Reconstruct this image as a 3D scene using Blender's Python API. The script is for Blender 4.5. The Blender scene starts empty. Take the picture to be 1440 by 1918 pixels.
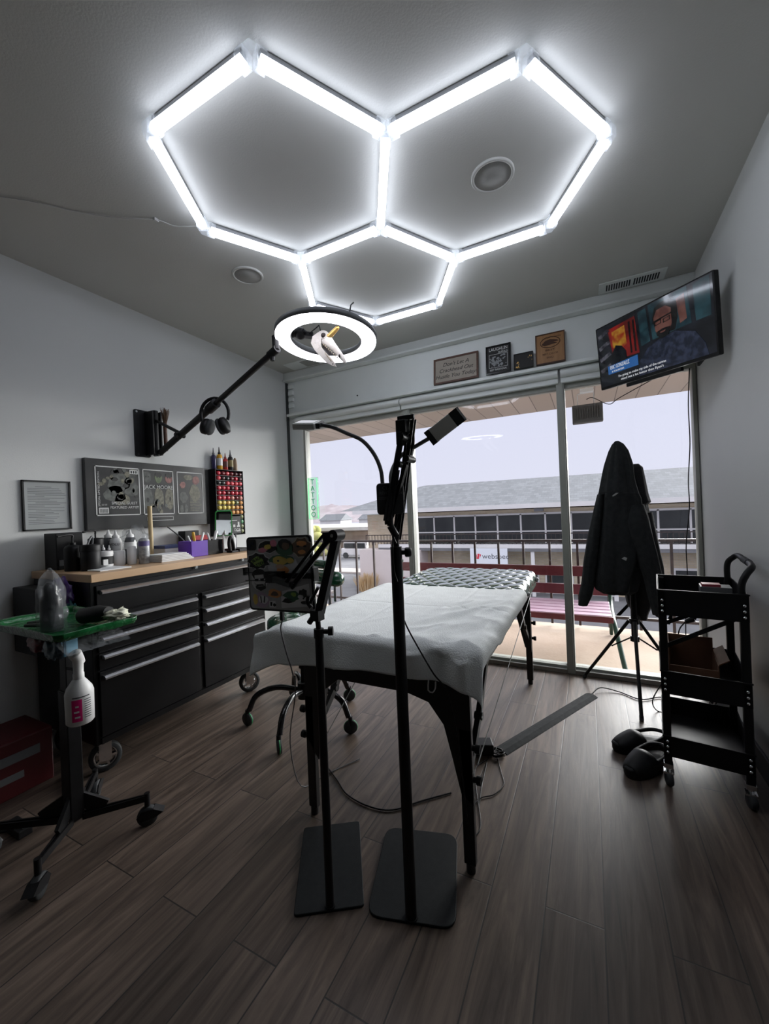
import bpy, bmesh, math, random
from math import sin, cos, pi, radians, sqrt
from mathutils import Vector, Matrix, noise
random.seed(7)
S = bpy.context.scene
COL = S.collection
V = Vector

# ------------------------------------------------------------------ camera
FPX = 748.116; CAMZ = 1.16363
YAW, PITCH, ROLL = -0.47112648, -0.00145916, -0.04129745
fw = V((sin(YAW)*cos(PITCH), cos(YAW)*cos(PITCH), sin(PITCH)))
rt = V((cos(YAW), -sin(YAW), 0)); up = rt.cross(fw)
rt2 = rt*cos(ROLL) + up*sin(ROLL); up2 = up*cos(ROLL) - rt*sin(ROLL)
cd = bpy.data.cameras.new('camera'); cam = bpy.data.objects.new('camera', cd); COL.objects.link(cam)
m = Matrix.Identity(4)
for i in range(3):
    m[i][0] = rt2[i]; m[i][1] = up2[i]; m[i][2] = -fw[i]
m[2][3] = CAMZ
cam.matrix_world = m
cd.sensor_fit = 'HORIZONTAL'; cd.sensor_width = 36; cd.lens = FPX/1440*36
cd.clip_start = 0.02; cd.clip_end = 900
S.camera = cam

# ------------------------------------------------------------------ light
ADDED_SUNE = 15.0
W = bpy.data.worlds.new('World'); S.world = W; W.use_nodes = True
bg = W.node_tree.nodes['Background']
NN, LL = W.node_tree.nodes, W.node_tree.links
_tc = NN.new('ShaderNodeTexCoord'); _sp = NN.new('ShaderNodeSeparateXYZ'); _r = NN.new('ShaderNodeValToRGB')
LL.new(_tc.outputs['Generated'], _sp.inputs[0]); LL.new(_sp.outputs[2], _r.inputs[0]); LL.new(_r.outputs[0], bg.inputs[0])
_e = _r.color_ramp.elements; _e[0].position = 0; _e[0].color = (.84, .84, .99, 1); _e[1].position = 1; _e[1].color = (2.6, 2.6, 2.75, 1)
_k = _e.new(.30); _k.color = (.80, .81, 1.0, 1)     # overcast: brighter toward the zenith
bg.inputs[1].default_value = 1.0
sd_ = bpy.data.lights.new('added_sun', 'SUN'); sd_.energy = ADDED_SUNE; sd_.angle = radians(55); sd_.color = (1.0, .985, .97)  # broad soft sun added to brighten the room under the overcast sky
added_sun = bpy.data.objects.new('added_sun', sd_); COL.objects.link(added_sun); added_sun.rotation_euler = V((-.58, -1, -.32)).to_track_quat('-Z', 'Y').to_euler()
TUBE = 8.0          # strength of the LED tubes
RING = 8.0
S.view_settings.view_transform = 'Standard'; S.view_settings.look = 'None'
S.view_settings.exposure = 0.0; S.view_settings.gamma = 1.0
S.view_settings.use_curve_mapping = False

def ray(px, py):
    return rt2*((px-720)/FPX) + up2*((959-py)/FPX) + fw
O = V((0, 0, CAMZ))
def AX(px, py, x): d = ray(px, py); return O + d*(x/d.x)
def AY(px, py, y): d = ray(px, py); return O + d*(y/d.y)
def AZ(px, py, z): d = ray(px, py); return O + d*((z-CAMZ)/d.z)

# ------------------------------------------------------------------ materials
MATS = {}
def mat(name, col=(.5, .5, .5), rough=.5, metal=0, emit=None, es=0, coat=0, trans=0, alpha=1, spec=None):
    if name in MATS: return MATS[name]
    M = bpy.data.materials.new(name); M.use_nodes = True
    b = M.node_tree.nodes['Principled BSDF']
    b.inputs['Base Color'].default_value = (*col, 1); b.inputs['Roughness'].default_value = rough
    b.inputs['Metallic'].default_value = metal
    if emit: b.inputs['Emission Color'].default_value = (*emit, 1); b.inputs['Emission Strength'].default_value = es
    if coat: b.inputs['Coat Weight'].default_value = coat; b.inputs['Coat Roughness'].default_value = .05
    if trans: b.inputs['Transmission Weight'].default_value = trans
    if alpha < 1: b.inputs['Alpha'].default_value = alpha
    if spec is not None: b.inputs['Specular IOR Level'].default_value = spec
    MATS[name] = M; return M
def nodes(M): return M.node_tree.nodes, M.node_tree.links, M.node_tree.nodes['Principled BSDF']
def noisy(name, c1, c2, scale=8, rough=.6, bump=0, bscale=None, detail=4, stretch=(1, 1, 1), **k):
    """two-tone noise colour plus optional bump, in object space"""
    if name in MATS: return MATS[name]
    M = mat(name, c1, rough, **k); N, L, b = nodes(M)
    tc = N.new('ShaderNodeTexCoord'); mp = N.new('ShaderNodeMapping'); mp.inputs['Scale'].default_value = stretch
    L.new(tc.outputs['Object'], mp.inputs[0])
    n = N.new('ShaderNodeTexNoise'); n.inputs['Scale'].default_value = scale; n.inputs['Detail'].default_value = detail
    L.new(mp.outputs[0], n.inputs['Vector'])
    r = N.new('ShaderNodeValToRGB'); r.color_ramp.elements[0].position = .35; r.color_ramp.elements[1].position = .65
    r.color_ramp.elements[0].color = (*c1, 1); r.color_ramp.elements[1].color = (*c2, 1)
    L.new(n.outputs[0], r.inputs[0]); L.new(r.outputs[0], b.inputs['Base Color'])
    if bump:
        n2 = N.new('ShaderNodeTexNoise'); n2.inputs['Scale'].default_value = bscale or scale*4; n2.inputs['Detail'].default_value = 3
        L.new(mp.outputs[0], n2.inputs['Vector'])
        bp = N.new('ShaderNodeBump'); bp.inputs['Strength'].default_value = bump; bp.inputs['Distance'].default_value = .01
        L.new(n2.outputs[0], bp.inputs['Height']); L.new(bp.outputs[0], b.inputs['Normal'])
    return M

WALLP = noisy('wall_paint', (.66, .67, .66), (.69, .70, .69), 1.5, .55, bump=.06, bscale=180)
CEILP = noisy('ceiling_paint', (.56, .56, .53), (.59, .59, .56), 1.2, .7, bump=.08, bscale=150)
DARKW = noisy('rear_bounce_absorber', (.025, .027, .028), (.03, .032, .033), 2, .8)  # dark tone for the unseen rear walls, absorbs bounce light
TRIM = noisy('white_trim_paint', (.76, .79, .77), (.80, .83, .81), 3, .4)
ALU = noisy('cream_window_aluminium', (.36, .37, .33), (.40, .41, .37), 4, .45)
SILL = mat('window_sill_metal', (.45, .45, .43), .3, .6)
BLACK = noisy('black_satin_metal', (.004, .004, .0045), (.007, .007, .008), 20, .45, spec=.3)
BLACKP = noisy('black_plastic', (.005, .005, .0055), (.008, .008, .009), 30, .5, spec=.3)
BLACKG = mat('black_gloss_paint', (.008, .008, .009), .18, 0)
BPOW = noisy('black_powder_coat', (.008, .010, .011), (.011, .014, .015), 60, .6, bump=.1, bscale=500, spec=.25)
CABIN = noisy('cabinet_black_enamel', (.004, .004, .0045), (.006, .006, .0065), 5, .28, spec=.3)
CHROME = mat('chrome', (.75, .76, .78), .15, 1)
ALUB = mat('brushed_aluminium_bar', (.85, .86, .9), .28, 1)
GREY = mat('grey_plastic', (.12, .125, .13), .5)
DGREY = mat('dark_grey_rubber', (.03, .033, .035), .7)
LGREY = mat('light_grey_plastic', (.42, .43, .42), .45)
WHITE = mat('white_plastic', (.78, .78, .77), .4)
PAPER = noisy('paper_white', (.72, .73, .74), (.78, .79, .8), 10, .8)
GLASSY = mat('clear_plastic', (.85, .88, .9), .08, alpha=.28)
GREENV = noisy('green_glossy_vinyl', (.006, .055, .024), (.009, .075, .032), 12, .24, coat=1)
GREENW = noisy('green_plastic_wrap', (.004, .045, .012), (.010, .13, .035), 14, .18, bump=.6, bscale=35)
CLEARW = noisy('crinkled_clear_wrap', (.25, .27, .28), (.5, .52, .55), 18, .10, bump=1.0, bscale=26, alpha=.24)
PURPLE = mat('purple_plastic', (.13, .04, .42), .3)
RED = mat('red_plastic', (.5, .02, .03), .4)
PINK = mat('magenta_label', (.75, .01, .18), .5)
YEL = mat('yellow_plastic', (.75, .42, .03), .4)
INKBLK = mat('printed_black', (.012, .012, .012), .6)
CARD = noisy('brown_cardboard', (.13, .06, .03), (.17, .08, .045), 10, .85)
BONE = noisy('bone', (.72, .66, .60), (.82, .78, .74), 25, .6, bump=.3, bscale=60)
GOLD = noisy('gold_paint', (.62, .36, .08), (.8, .52, .18), 30, .35, metal=.6)
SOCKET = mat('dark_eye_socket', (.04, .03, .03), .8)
HAIR = noisy('brown_bristles', (.10, .055, .03), (.2, .12, .07), 60, .9)
FABRIC = noisy('charcoal_fleece', (.012, .014, .015), (.020, .023, .024), 40, .95, bump=.4, bscale=300)
FABRIC2 = noisy('black_jacket_cloth', (.008, .008, .009), (.013, .013, .014), 40, .85, bump=.3, bscale=200)
CORDW = mat('white_cord', (.6, .6, .58), .5)
WOODF = noisy('dark_wood_frame', (.07, .03, .018), (.12, .05, .03), 12, .5, stretch=(1, 1, 8))
PLAQUE = noisy('plaque_wood', (.30, .15, .06), (.38, .20, .085), 6, .45, stretch=(8, 1, 1))
KRAFT = noisy('sign_board_cream', (.34, .30, .25), (.40, .35, .30), 8, .7)
DIFF = mat('led_diffuser', (.8, .8, .8), .5, emit=(.82, .87, 1.0), es=TUBE)
RINGD = mat('ring_diffuser', (.8, .8, .8), .5, emit=(.93, .92, 1.0), es=RING)
HOUS = mat('tube_housing', (.30, .31, .32), .4)
NEON = mat('green_neon', (.2, .9, .4), .4, emit=(.08, .9, .25), es=1.3)

# birch worktop
WORKT = noisy('butcher_block', (.48, .30, .16), (.60, .40, .24), 6, .4, stretch=(1, .15, 1))

def wood_floor():
    M = mat('grey_brown_plank_floor', (.2, .17, .15), .42); N, L, b = nodes(M)
    tc = N.new('ShaderNodeTexCoord'); sp = N.new('ShaderNodeSeparateXYZ'); cb = N.new('ShaderNodeCombineXYZ')
    L.new(tc.outputs['Object'], sp.inputs[0]); L.new(sp.outputs[1], cb.inputs[0]); L.new(sp.outputs[0], cb.inputs[1])
    br = N.new('ShaderNodeTexBrick'); L.new(cb.outputs[0], br.inputs['Vector'])
    br.inputs['Scale'].default_value = 1; br.inputs['Brick Width'].default_value = 1.22; br.inputs['Row Height'].default_value = .152
    br.inputs['Mortar Size'].default_value = .0022; br.inputs['Mortar Smooth'].default_value = .3; br.offset = .37; br.offset_frequency = 2
    br.inputs['Color1'].default_value = (.0, .0, .0, 1); br.inputs['Color2'].default_value = (1, 1, 1, 1); br.inputs['Mortar'].default_value = (.5, .5, .5, 1)
    # grain: noise stretched along Y, shifted per plank
    mp = N.new('ShaderNodeMapping'); mp.inputs['Scale'].default_value = (16, 1.3, 1)
    ad = N.new('ShaderNodeVectorMath'); ad.operation = 'MULTIPLY_ADD'; ad.inputs[1].default_value = (3, 17, 5)
    L.new(br.outputs['Color'], ad.inputs[0]); L.new(tc.outputs['Object'], ad.inputs[2]); L.new(ad.outputs[0], mp.inputs[0])
    n = N.new('ShaderNodeTexNoise'); n.inputs['Scale'].default_value = 1.6; n.inputs['Detail'].default_value = 7; n.inputs['Roughness'].default_value = .62; n.inputs['Distortion'].default_value = 1.2
    L.new(mp.outputs[0], n.inputs['Vector'])
    r = N.new('ShaderNodeValToRGB'); e = r.color_ramp.elements
    e[0].position = .28; e[0].color = (.046, .033, .026, 1); e[1].position = .72; e[1].color = (.195, .146, .114, 1)
    k = e.new(.5); k.color = (.112, .082, .064, 1)
    L.new(n.outputs[0], r.inputs[0])
    hs = N.new('ShaderNodeHueSaturation'); mr = N.new('ShaderNodeMapRange'); mr.inputs[3].default_value = .78; mr.inputs[4].default_value = 1.22
    L.new(br.outputs['Color'], mr.inputs[0]); L.new(mr.outputs[0], hs.inputs['Value']); L.new(r.outputs[0], hs.inputs['Color'])
    mx = N.new('ShaderNodeMix'); mx.data_type = 'RGBA'; L.new(br.outputs['Fac'], mx.inputs[0]); L.new(hs.outputs[0], mx.inputs[6]); mx.inputs[7].default_value = (.03, .025, .022, 1)
    L.new(mx.outputs[2], b.inputs['Base Color'])
    bp = N.new('ShaderNodeBump'); bp.inputs['Strength'].default_value = .25; bp.inputs['Distance'].default_value = .003
    ml = N.new('ShaderNodeMath'); ml.operation = 'MULTIPLY_ADD'; ml.inputs[1].default_value = -3; L.new(br.outputs['Fac'], ml.inputs[0]); L.new(n.outputs[0], ml.inputs[2])
    L.new(ml.outputs[0], bp.inputs['Height']); L.new(bp.outputs[0], b.inputs['Normal'])
    return M
def brick_mat(name, c1, c2, mort, w, h, ms=.01, rough=.8, swap='XZ'):
    M = mat(name, c1, rough); N, L, b = nodes(M)
    tc = N.new('ShaderNodeTexCoord'); sp = N.new('ShaderNodeSeparateXYZ'); cb = N.new('ShaderNodeCombineXYZ')
    L.new(tc.outputs['Object'], sp.inputs[0])
    L.new(sp.outputs['XYZ'.index(swap[0])], cb.inputs[0]); L.new(sp.outputs['XYZ'.index(swap[1])], cb.inputs[1])
    br = N.new('ShaderNodeTexBrick'); L.new(cb.outputs[0], br.inputs['Vector']); br.inputs['Scale'].default_value = 1
    br.inputs['Brick Width'].default_value = w; br.inputs['Row Height'].default_value = h; br.inputs['Mortar Size'].default_value = ms
    br.inputs['Color1'].default_value = (*c1, 1); br.inputs['Color2'].default_value = (*c2, 1); br.inputs['Mortar'].default_value = (*mort, 1)
    L.new(br.outputs['Color'], b.inputs['Base Color']); return M
def glass():
    M = bpy.data.materials.new('window_glass'); M.use_nodes = True; N = M.node_tree.nodes; L = M.node_tree.links; N.clear()
    o = N.new('ShaderNodeOutputMaterial'); mx = N.new('ShaderNodeMixShader'); t = N.new('ShaderNodeBsdfTransparent'); g = N.new('ShaderNodeBsdfGlossy')
    g.inputs['Roughness'].default_value = .02; t.inputs[0].default_value = (.97, .98, .98, 1)
    f = N.new('ShaderNodeFresnel'); f.inputs[0].default_value = 1.35
    L.new(f.outputs[0], mx.inputs[0]); L.new(t.outputs[0], mx.inputs[1]); L.new(g.outputs[0], mx.inputs[2]); L.new(mx.outputs[0], o.inputs[0])
    return M
GLASS = glass()

# ------------------------------------------------------------------ mesh builder
class MB:
    def __init__(s): s.v = []; s.f = []; s.m = []; s.s = []; s.X = None
    def add(s, vs, fs, mi=0, sm=False):
        b = len(s.v)
        s.v += [(s.X @ V(p)) if s.X is not None else V(p) for p in vs]
        for f in fs: s.f.append([b+i for i in f]); s.m.append(mi); s.s.append(sm)
        return s
    def box(s, lo, hi, mi=0, M=None):
        x0, y0, z0 = lo; x1, y1, z1 = hi
        vs = [V(p) for p in ((x0, y0, z0), (x1, y0, z0), (x1, y1, z0), (x0, y1, z0), (x0, y0, z1), (x1, y0, z1), (x1, y1, z1), (x0, y1, z1))]
        if M is not None: vs = [M @ p for p in vs]
        return s.add(vs, [(3, 2, 1, 0), (4, 5, 6, 7), (0, 1, 5, 4), (1, 2, 6, 5), (2, 3, 7, 6), (3, 0, 4, 7)], mi)
    def cbox(s, c, d, mi=0, M=None):
        c = V(c); h = V(d)/2
        if M is not None: return s.box(-h, h, mi, Matrix.Translation(c) @ M.to_4x4())
        return s.box(c-h, c+h, mi)
    def bar(s, a, b, w, h, mi=0, upv=(0, 0, 1)):
        a = V(a); b = V(b); d = (b-a); l = d.length; d.normalize(); u = V(upv)
        if abs(d.dot(u)) > .99: u = V((0, 1, 0))
        r = d.cross(u).normalized(); u = r.cross(d)
        M = Matrix((r, d, u)).transposed().to_4x4(); M.translation = (a+b)/2
        return s.box((-w/2, -l/2, -h/2), (w/2, l/2, h/2), mi, M)
    def tube(s, pts, r, seg=10, mi=0, cap=True, closed=False):
        pts = [V(p) for p in pts]; n = len(pts); rs = r if isinstance(r, (list, tuple)) else [r]*n
        vs = []; prev = None
        for i, p in enumerate(pts):
            if closed: t = pts[(i+1) % n]-pts[i-1]
            else: t = pts[min(i+1, n-1)]-pts[max(i-1, 0)]
            if t.length < 1e-9: t = V((0, 0, 1))
            t.normalize()
            if prev is None:
                a = V((0, 0, 1)) if abs(t.z) < .9 else V((1, 0, 0)); u = t.cross(a).normalized()
            else:
                u = prev - t*prev.dot(t)
                u = u.normalized() if u.length > 1e-6 else t.cross(V((0, 0, 1))).normalized()
            prev = u; w = t.cross(u)
            vs += [p+(u*cos(2*pi*k/seg)+w*sin(2*pi*k/seg))*rs[i] for k in range(seg)]
        fs = []
        for i in range(n if closed else n-1):
            j = (i+1) % n
            for k in range(seg): fs.append((i*seg+k, i*seg+(k+1) % seg, j*seg+(k+1) % seg, j*seg+k))
        s.add(vs, fs, mi, True)
        if cap and not closed: s.add(vs[:seg], [tuple(range(seg))[::-1]], mi); s.add(vs[-seg:], [tuple(range(seg))], mi)
        return s
    def cyl(s, a, b, r, seg=16, mi=0, r2=None): return s.tube([a, b], [r, r if r2 is None else r2], seg, mi)
    def lathe(s, prof, o=(0, 0, 0), ax=(0, 0, 1), seg=18, mi=0, sq=None, cap=True):
        """prof: (radius, height); sq: (sx, sy) squash"""
        o = V(o); ax = V(ax).normalized(); a = V((1, 0, 0)) if abs(ax.x) < .9 else V((0, 1, 0))
        u = (a-ax*a.dot(ax)).normalized(); w = ax.cross(u); sx, sy = sq or (1, 1); vs = []
        for r, h in prof: vs += [o+ax*h+u*(r*sx*cos(2*pi*k/seg))+w*(r*sy*sin(2*pi*k/seg)) for k in range(seg)]
        fs = [(i*seg+k, i*seg+(k+1) % seg, (i+1)*seg+(k+1) % seg, (i+1)*seg+k) for i in range(len(prof)-1) for k in range(seg)]
        s.add(vs, fs, mi, True); n = len(prof)-1
        if not cap: return s
        if prof[0][0] > 1e-4: s.add(vs[:seg], [tuple(range(seg))[::-1]], mi)
        if prof[-1][0] > 1e-4: s.add(vs[-seg:], [tuple(range(seg))], mi)
        return s
    def ell(s, c, r, seg=14, mi=0, M=None, n=9):
        r = V(r) if not isinstance(r, (int, float)) else V((r, r, r)); vs = []; c = V(c)
        for i in range(n+1):
            t = pi*i/n
            for k in range(seg):
                p = V((r.x*sin(t)*cos(2*pi*k/seg), r.y*sin(t)*sin(2*pi*k/seg), -r.z*cos(t)))
                vs.append(c+(M @ p if M is not None else p))
        return s.add(vs, [(i*seg+k, i*seg+(k+1) % seg, (i+1)*seg+(k+1) % seg, (i+1)*seg+k) for i in range(n) for k in range(seg)], mi, True)
    def prism(s, poly, d, M=None, mi=0):
        """poly in local XY, extruded from z=0 to z=d"""
        n = len(poly); vs = [V((x, y, 0)) for x, y in poly]+[V((x, y, d)) for x, y in poly]
        if M is not None: vs = [M @ p for p in vs]
        return s.add(vs, [tuple(range(n))[::-1], tuple(range(n, 2*n))]+[(i, (i+1) % n, n+(i+1) % n, n+i) for i in range(n)], mi)
    def grid(s, fn, nu, nv, mi=0, sm=True, wrap=False):
        vs = [fn(i/nu, j/nv) for j in range(nv+1) for i in range(nu+(0 if wrap else 1))]
        w = nu if wrap else nu+1
        return s.add(vs, [(j*w+i, j*w+(i+1) % w, (j+1)*w+(i+1) % w, (j+1)*w+i) for j in range(nv) for i in range(nu)], mi, sm)
    def build(s, name, mats, parent=None, bev=0, solid=0, sub=0, origin=None):
        me = bpy.data.meshes.new(name)
        o = V((0, 0, 0))
        if parent is not None: o = WORLD[parent]
        elif origin is not None: o = V(origin)
        me.from_pydata([tuple(p-o) for p in s.v], [], s.f)
        for mm in (mats if isinstance(mats, (list, tuple)) else [mats]): me.materials.append(mm)
        me.polygons.foreach_set('material_index', s.m); me.polygons.foreach_set('use_smooth', s.s)
        me.update()
        ob = bpy.data.objects.new(name, me); COL.objects.link(ob)
        if parent is not None: ob.parent = parent; WORLD[ob] = o
        else: ob.location = o; WORLD[ob] = o
        if solid:
            q = ob.modifiers.new('s', 'SOLIDIFY'); q.thickness = solid; q.offset = 0
        if bev:
            q = ob.modifiers.new('b', 'BEVEL'); q.width = bev; q.segments = 2; q.limit_method = 'ANGLE'; q.angle_limit = radians(50)
        if sub:
            q = ob.modifiers.new('u', 'SUBSURF'); q.levels = sub; q.render_levels = sub
        return ob
WORLD = {}
def thing(name, label, cat, loc=(0, 0, 0), group=None):
    o = bpy.data.objects.new(name, None); COL.objects.link(o); o.location = loc; o.empty_display_size = .05
    WORLD[o] = V(loc); tag(o, label, cat, group); return o
def tag(o, label, cat=None, group=None, kind=None):
    o['label'] = label
    if cat: o['category'] = cat
    if group: o['group'] = group
    if kind: o['kind'] = kind
    return o
def struct(name, mb, m, parent=None, label=None, **k):
    o = mb.build(name, m, parent, **k)
    if parent is None: o['kind'] = 'structure'
    if label: o['label'] = label
    return o
def dup(root, loc, label=None, rotz=None):
    r = root.copy(); COL.objects.link(r); r.location = loc
    if rotz is not None: r.rotation_euler = (0, 0, rotz)
    if label: r['label'] = label
    for ch in list(root.children):
        c = ch.copy(); COL.objects.link(c); c.parent = r
        for g in ch.children:
            d = g.copy(); COL.objects.link(d); d.parent = c
    return r
def frame(c, xd, yd):
    """matrix with local x along xd, local y along yd"""
    x = V(xd).normalized(); y = V(yd); y = (y-x*y.dot(x)).normalized(); z = x.cross(y)
    M = Matrix((x, y, z)).transposed().to_4x4(); M.translation = V(c); return M
def add_text(mb, body, size, M, mi=0, align='CENTER', ext=.0006, shear=0, width=None):
    cu = bpy.data.curves.new('t', 'FONT'); cu.body = body; cu.size = size; cu.extrude = ext; cu.align_x = align; cu.align_y = 'CENTER'; cu.shear = shear
    cu.resolution_u = 3; cu.space_line = .95
    ob = bpy.data.objects.new('t', cu); COL.objects.link(ob)
    dg = bpy.context.evaluated_depsgraph_get(); me = bpy.data.meshes.new_from_object(ob.evaluated_get(dg))
    vs = [v.co.copy() for v in me.vertices]
    if width and vs:
        w = max(v.x for v in vs)-min(v.x for v in vs)
        for v in vs: v.x *= width/w
    mb.add([M @ v for v in vs], [tuple(p.vertices) for p in me.polygons], mi)
    bpy.data.objects.remove(ob); bpy.data.curves.remove(cu); bpy.data.meshes.remove(me)
def bez(pts, n=24):
    """Catmull-Rom through pts"""
    P = [V(p) for p in pts]; P = [P[0]*2-P[1]]+P+[P[-1]*2-P[-2]]; out = []
    k = max(2, n//(len(P)-3))
    for i in range(1, len(P)-2):
        for j in range(k):
            t = j/k
            out.append(.5*((2*P[i])+(P[i+1]-P[i-1])*t+(2*P[i-1]-5*P[i]+4*P[i+1]-P[i+2])*t*t+(3*P[i]-P[i-1]-3*P[i+1]+P[i+2])*t**3))
    out.append(P[-2]); return out
def rrect(w, h, r, n=5, cx=0, cy=0):
    out = []
    for qx, qy, a in ((1, 1, 0), (-1, 1, 90), (-1, -1, 180), (1, -1, 270)):
        for i in range(n+1):
            t = radians(a+90*i/n); out.append((cx+qx*(w/2-r)+r*cos(t), cy+qy*(h/2-r)+r*sin(t)))
    return out

# ================================================================== ROOM
LX, RX, WY, BY, CZ = -2.527, .614, 3.035, -2.4, 2.5075
RY_ = -.45   # unseen walls behind this point are made dark to cut bounce light
struct('floor', MB().box((LX-.1, BY-.1, -.08), (RX+.1, WY+.06, 0)), wood_floor())
struct('ceiling', MB().box((LX-.1, BY-.1, CZ), (RX+.1, WY+.2, CZ+.1)), CEILP)
struct('wall_left', MB().box((LX-.1, RY_, 0), (LX, WY+.1, CZ)), WALLP)
struct('wall_left_rear', MB().box((LX-.1, BY, 0), (LX, RY_, CZ)), DARKW)
struct('wall_right_rear', MB().box((RX, BY, 0), (RX+.1, RY_, CZ)), DARKW)
struct('wall_right', MB().box((RX, RY_, 0), (RX+.1, WY+.1, CZ)), WALLP)
struct('wall_back', MB().box((LX, BY-.1, 0), (RX, BY, CZ)), DARKW)
struct('baseboard_right', MB().box((RX-.012, BY, 0), (RX, 2.98, .10)), mat('dark_vinyl_base', (.012, .013, .014), .6), bev=.002)
struct('baseboard_left', MB().box((LX, BY, 0), (LX+.012, 2.98, .10)), MATS['dark_vinyl_base'], bev=.002)
# front wall : header, beam, jamb
struct('wall_front', MB().box((LX, 3.01, 2.0), (RX, 3.10, CZ)).box((LX, 3.01, 0), (-2.36, 3.10, 2.0)), TRIM, bev=.002)
struct('trim_1', MB().box((LX, 2.965, 2.44), (RX, 3.01, CZ)).box((LX, 2.945, 2.425), (RX, 3.01, 2.44)), TRIM, bev=.002)
struct('trim_2', MB().box((LX+.05, 2.93, 2.086), (RX, 3.01, 2.108)).box((LX+.05, 2.985, 2.108), (RX, 3.01, 2.125)), TRIM, bev=.002)
struct('trim_3', MB().box((LX, 2.985, 0), (LX+.014, 3.01, 2.42)), mat('painted_gap_shade', (.05, .055, .055), .7))  # dark strip: shade of the gap beside the jamb put into the colour
mb = MB()
for z in (2.36, 2.30, 2.24, 2.18): mb.box((LX+.03, 2.985, z), (LX+.085, 3.01, z+.035))
struct('trim_4', mb, TRIM, bev=.003)
# window frames and panes
M1, M2 = -1.29, -.14
FB = .012
for n, (a, b) in enumerate(((-2.36, M1), (M1, M2), (M2, RX-.005))):
    mb = MB(); hw = .026
    x0 = a+(0 if n == 0 else hw); x1 = b-(hw if n < 2 else 0)
    mb.box((x0, WY-.02, 0), (x1, WY+.05, .045)); mb.box((x0, WY-.02, 1.955), (x1, WY+.05, 2.0))
    if n == 0: mb.box((x0, WY-.02, .045), (x0+.022, WY+.05, 1.955))
    if n == 2: mb.box((x1-.02, WY-.02, .045), (x1, WY+.05, 1.955))
    w = bpy.data.objects.new('window_%d' % (n+1), None); COL.objects.link(w); w.location = ((a+b)/2, WY, 0); WORLD[w] = V(w.location); w['kind'] = 'structure'
    mb.build('window_frame', ALU, w, bev=.002)
    MB().box((x0, WY-.045, 0), (x1, WY-.02, .022)).box((x0, WY-.05, .022), (x1, WY-.02, .03)).build('window_sill', SILL, w, bev=.002)
    MB().box((x0, WY+.008, .045), (x1, WY+.014, 1.955)).build('pane', GLASS, w)
for n, x in ((5, M1), (6, M2)):
    struct('trim_%d' % n, MB().box((x-.026, WY-.045, 0), (x+.026, WY+.06, 2.0)).box((x+.012, WY-.055, .03), (x+.018, WY-.045, 2.0)), ALU, bev=.003)
# roller blinds
for k, (a, b, lab) in enumerate(((-2.40, -1.335, 'rolled-up cream roller blind above the leftmost window'), (-1.325, -.15, 'rolled-up cream roller blind above the middle window'), (-.135, .60, 'rolled-up cream roller blind above the right window, behind the television'))):
    t = thing('roller_blind', lab, 'blind', ((a+b)/2, 3.0, 2.0), 'roller blinds above the windows')
    MB().cyl((a, 2.968, 2.045), (b, 2.968, 2.045), .024, 20).build('fabric_roll', TRIM, t)
    MB().box((a, 2.975, 1.985), (b, 3.006, 2.082)).build('cassette', TRIM, t, bev=.004)
# ================================================================== OUTSIDE
DECK = noisy('deck_concrete', (.46, .36, .27), (.53, .43, .34), 3, .85, bump=.2, bscale=40)
def stn(name, mb, m, label=None, **k): return struct(name, mb, m, None, label, **k)
stn('trim_7', MB().box((-7, WY+.062, -.25), (5, 4.60, -.10)), DECK, 'pale concrete walkway outside the windows')
SOFF = brick_mat('tan_soffit_boards', (.44, .37, .31), (.52, .44, .38), (.2, .17, .15), .18, 8, .004, swap='XY')
stn('trim_8', MB().box((-7, WY+.07, 2.17), (5, 4.62, 2.25)), SOFF, 'tan boarded roof overhang outside the windows')
# railing
RAILM = noisy('dark_brown_iron', (.035, .025, .024), (.05, .035, .033), 10, .6)
t = thing('railing', 'dark brown iron railing along the walkway outside the windows', 'railing', (-1, 4.5, -.1))
MB().box((-6.5, 4.475, .775), (4.5, 4.525, .80)).build('top_rail', RAILM, t)
MB().box((-6.5, 4.485, .02), (4.5, 4.515, .045)).build('bottom_rail', RAILM, t)
x = -6.4; k = 0
while x < 4.4:
    MB().cbox((x, 4.5, .35), (.022, .022, .85)).build('baluster', RAILM, t); x += .262
# bench
BEN = noisy('maroon_bench_paint', (.09, .012, .016), (.12, .018, .022), 8, .35)
BENS = noisy('bench_slats_reflected_pink', (.55, .36, .47), (.62, .44, .55), 6, .35)  # pinkish tone is reflected light painted into the seat slats
DGRN = noisy('dark_green_iron', (.006, .035, .02), (.01, .05, .03), 10, .4)
t = thing('bench', 'maroon slatted garden bench with green iron legs on the walkway outside', 'bench', (-.9, 3.9, -.1))
for i in range(5):
    MB().cbox((-.93, 3.72+i*.105, .23+.002*i), (2.14, .085, .028)).build('seat_slat', BENS, t, bev=.004)
MB().cbox((-.93, 3.665, .215), (2.16, .02, .05)).build('seat_apron', BEN, t, bev=.004)
for z in (.33, .50): MB().cbox((-.93, 4.30+(z-.33)*.25, z), (2.2, .028, .10)).build('back_slat', BEN, t, bev=.006)
for x in (-2.0, .155):
    MB().tube(bez([(x-.01, 4.36, .58), (x, 4.26, .25), (x, 3.9, .20), (x, 3.68, .19), (x+.03, 3.52, .02), (x+.05, 3.42, -.09)], 30), .018, 8).build('front_leg_frame', DGRN, t)
    MB().tube(bez([(x, 4.24, .2), (x, 4.28, .05), (x, 4.34, -.09)], 10), .016, 8).build('back_leg', DGRN, t)
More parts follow.
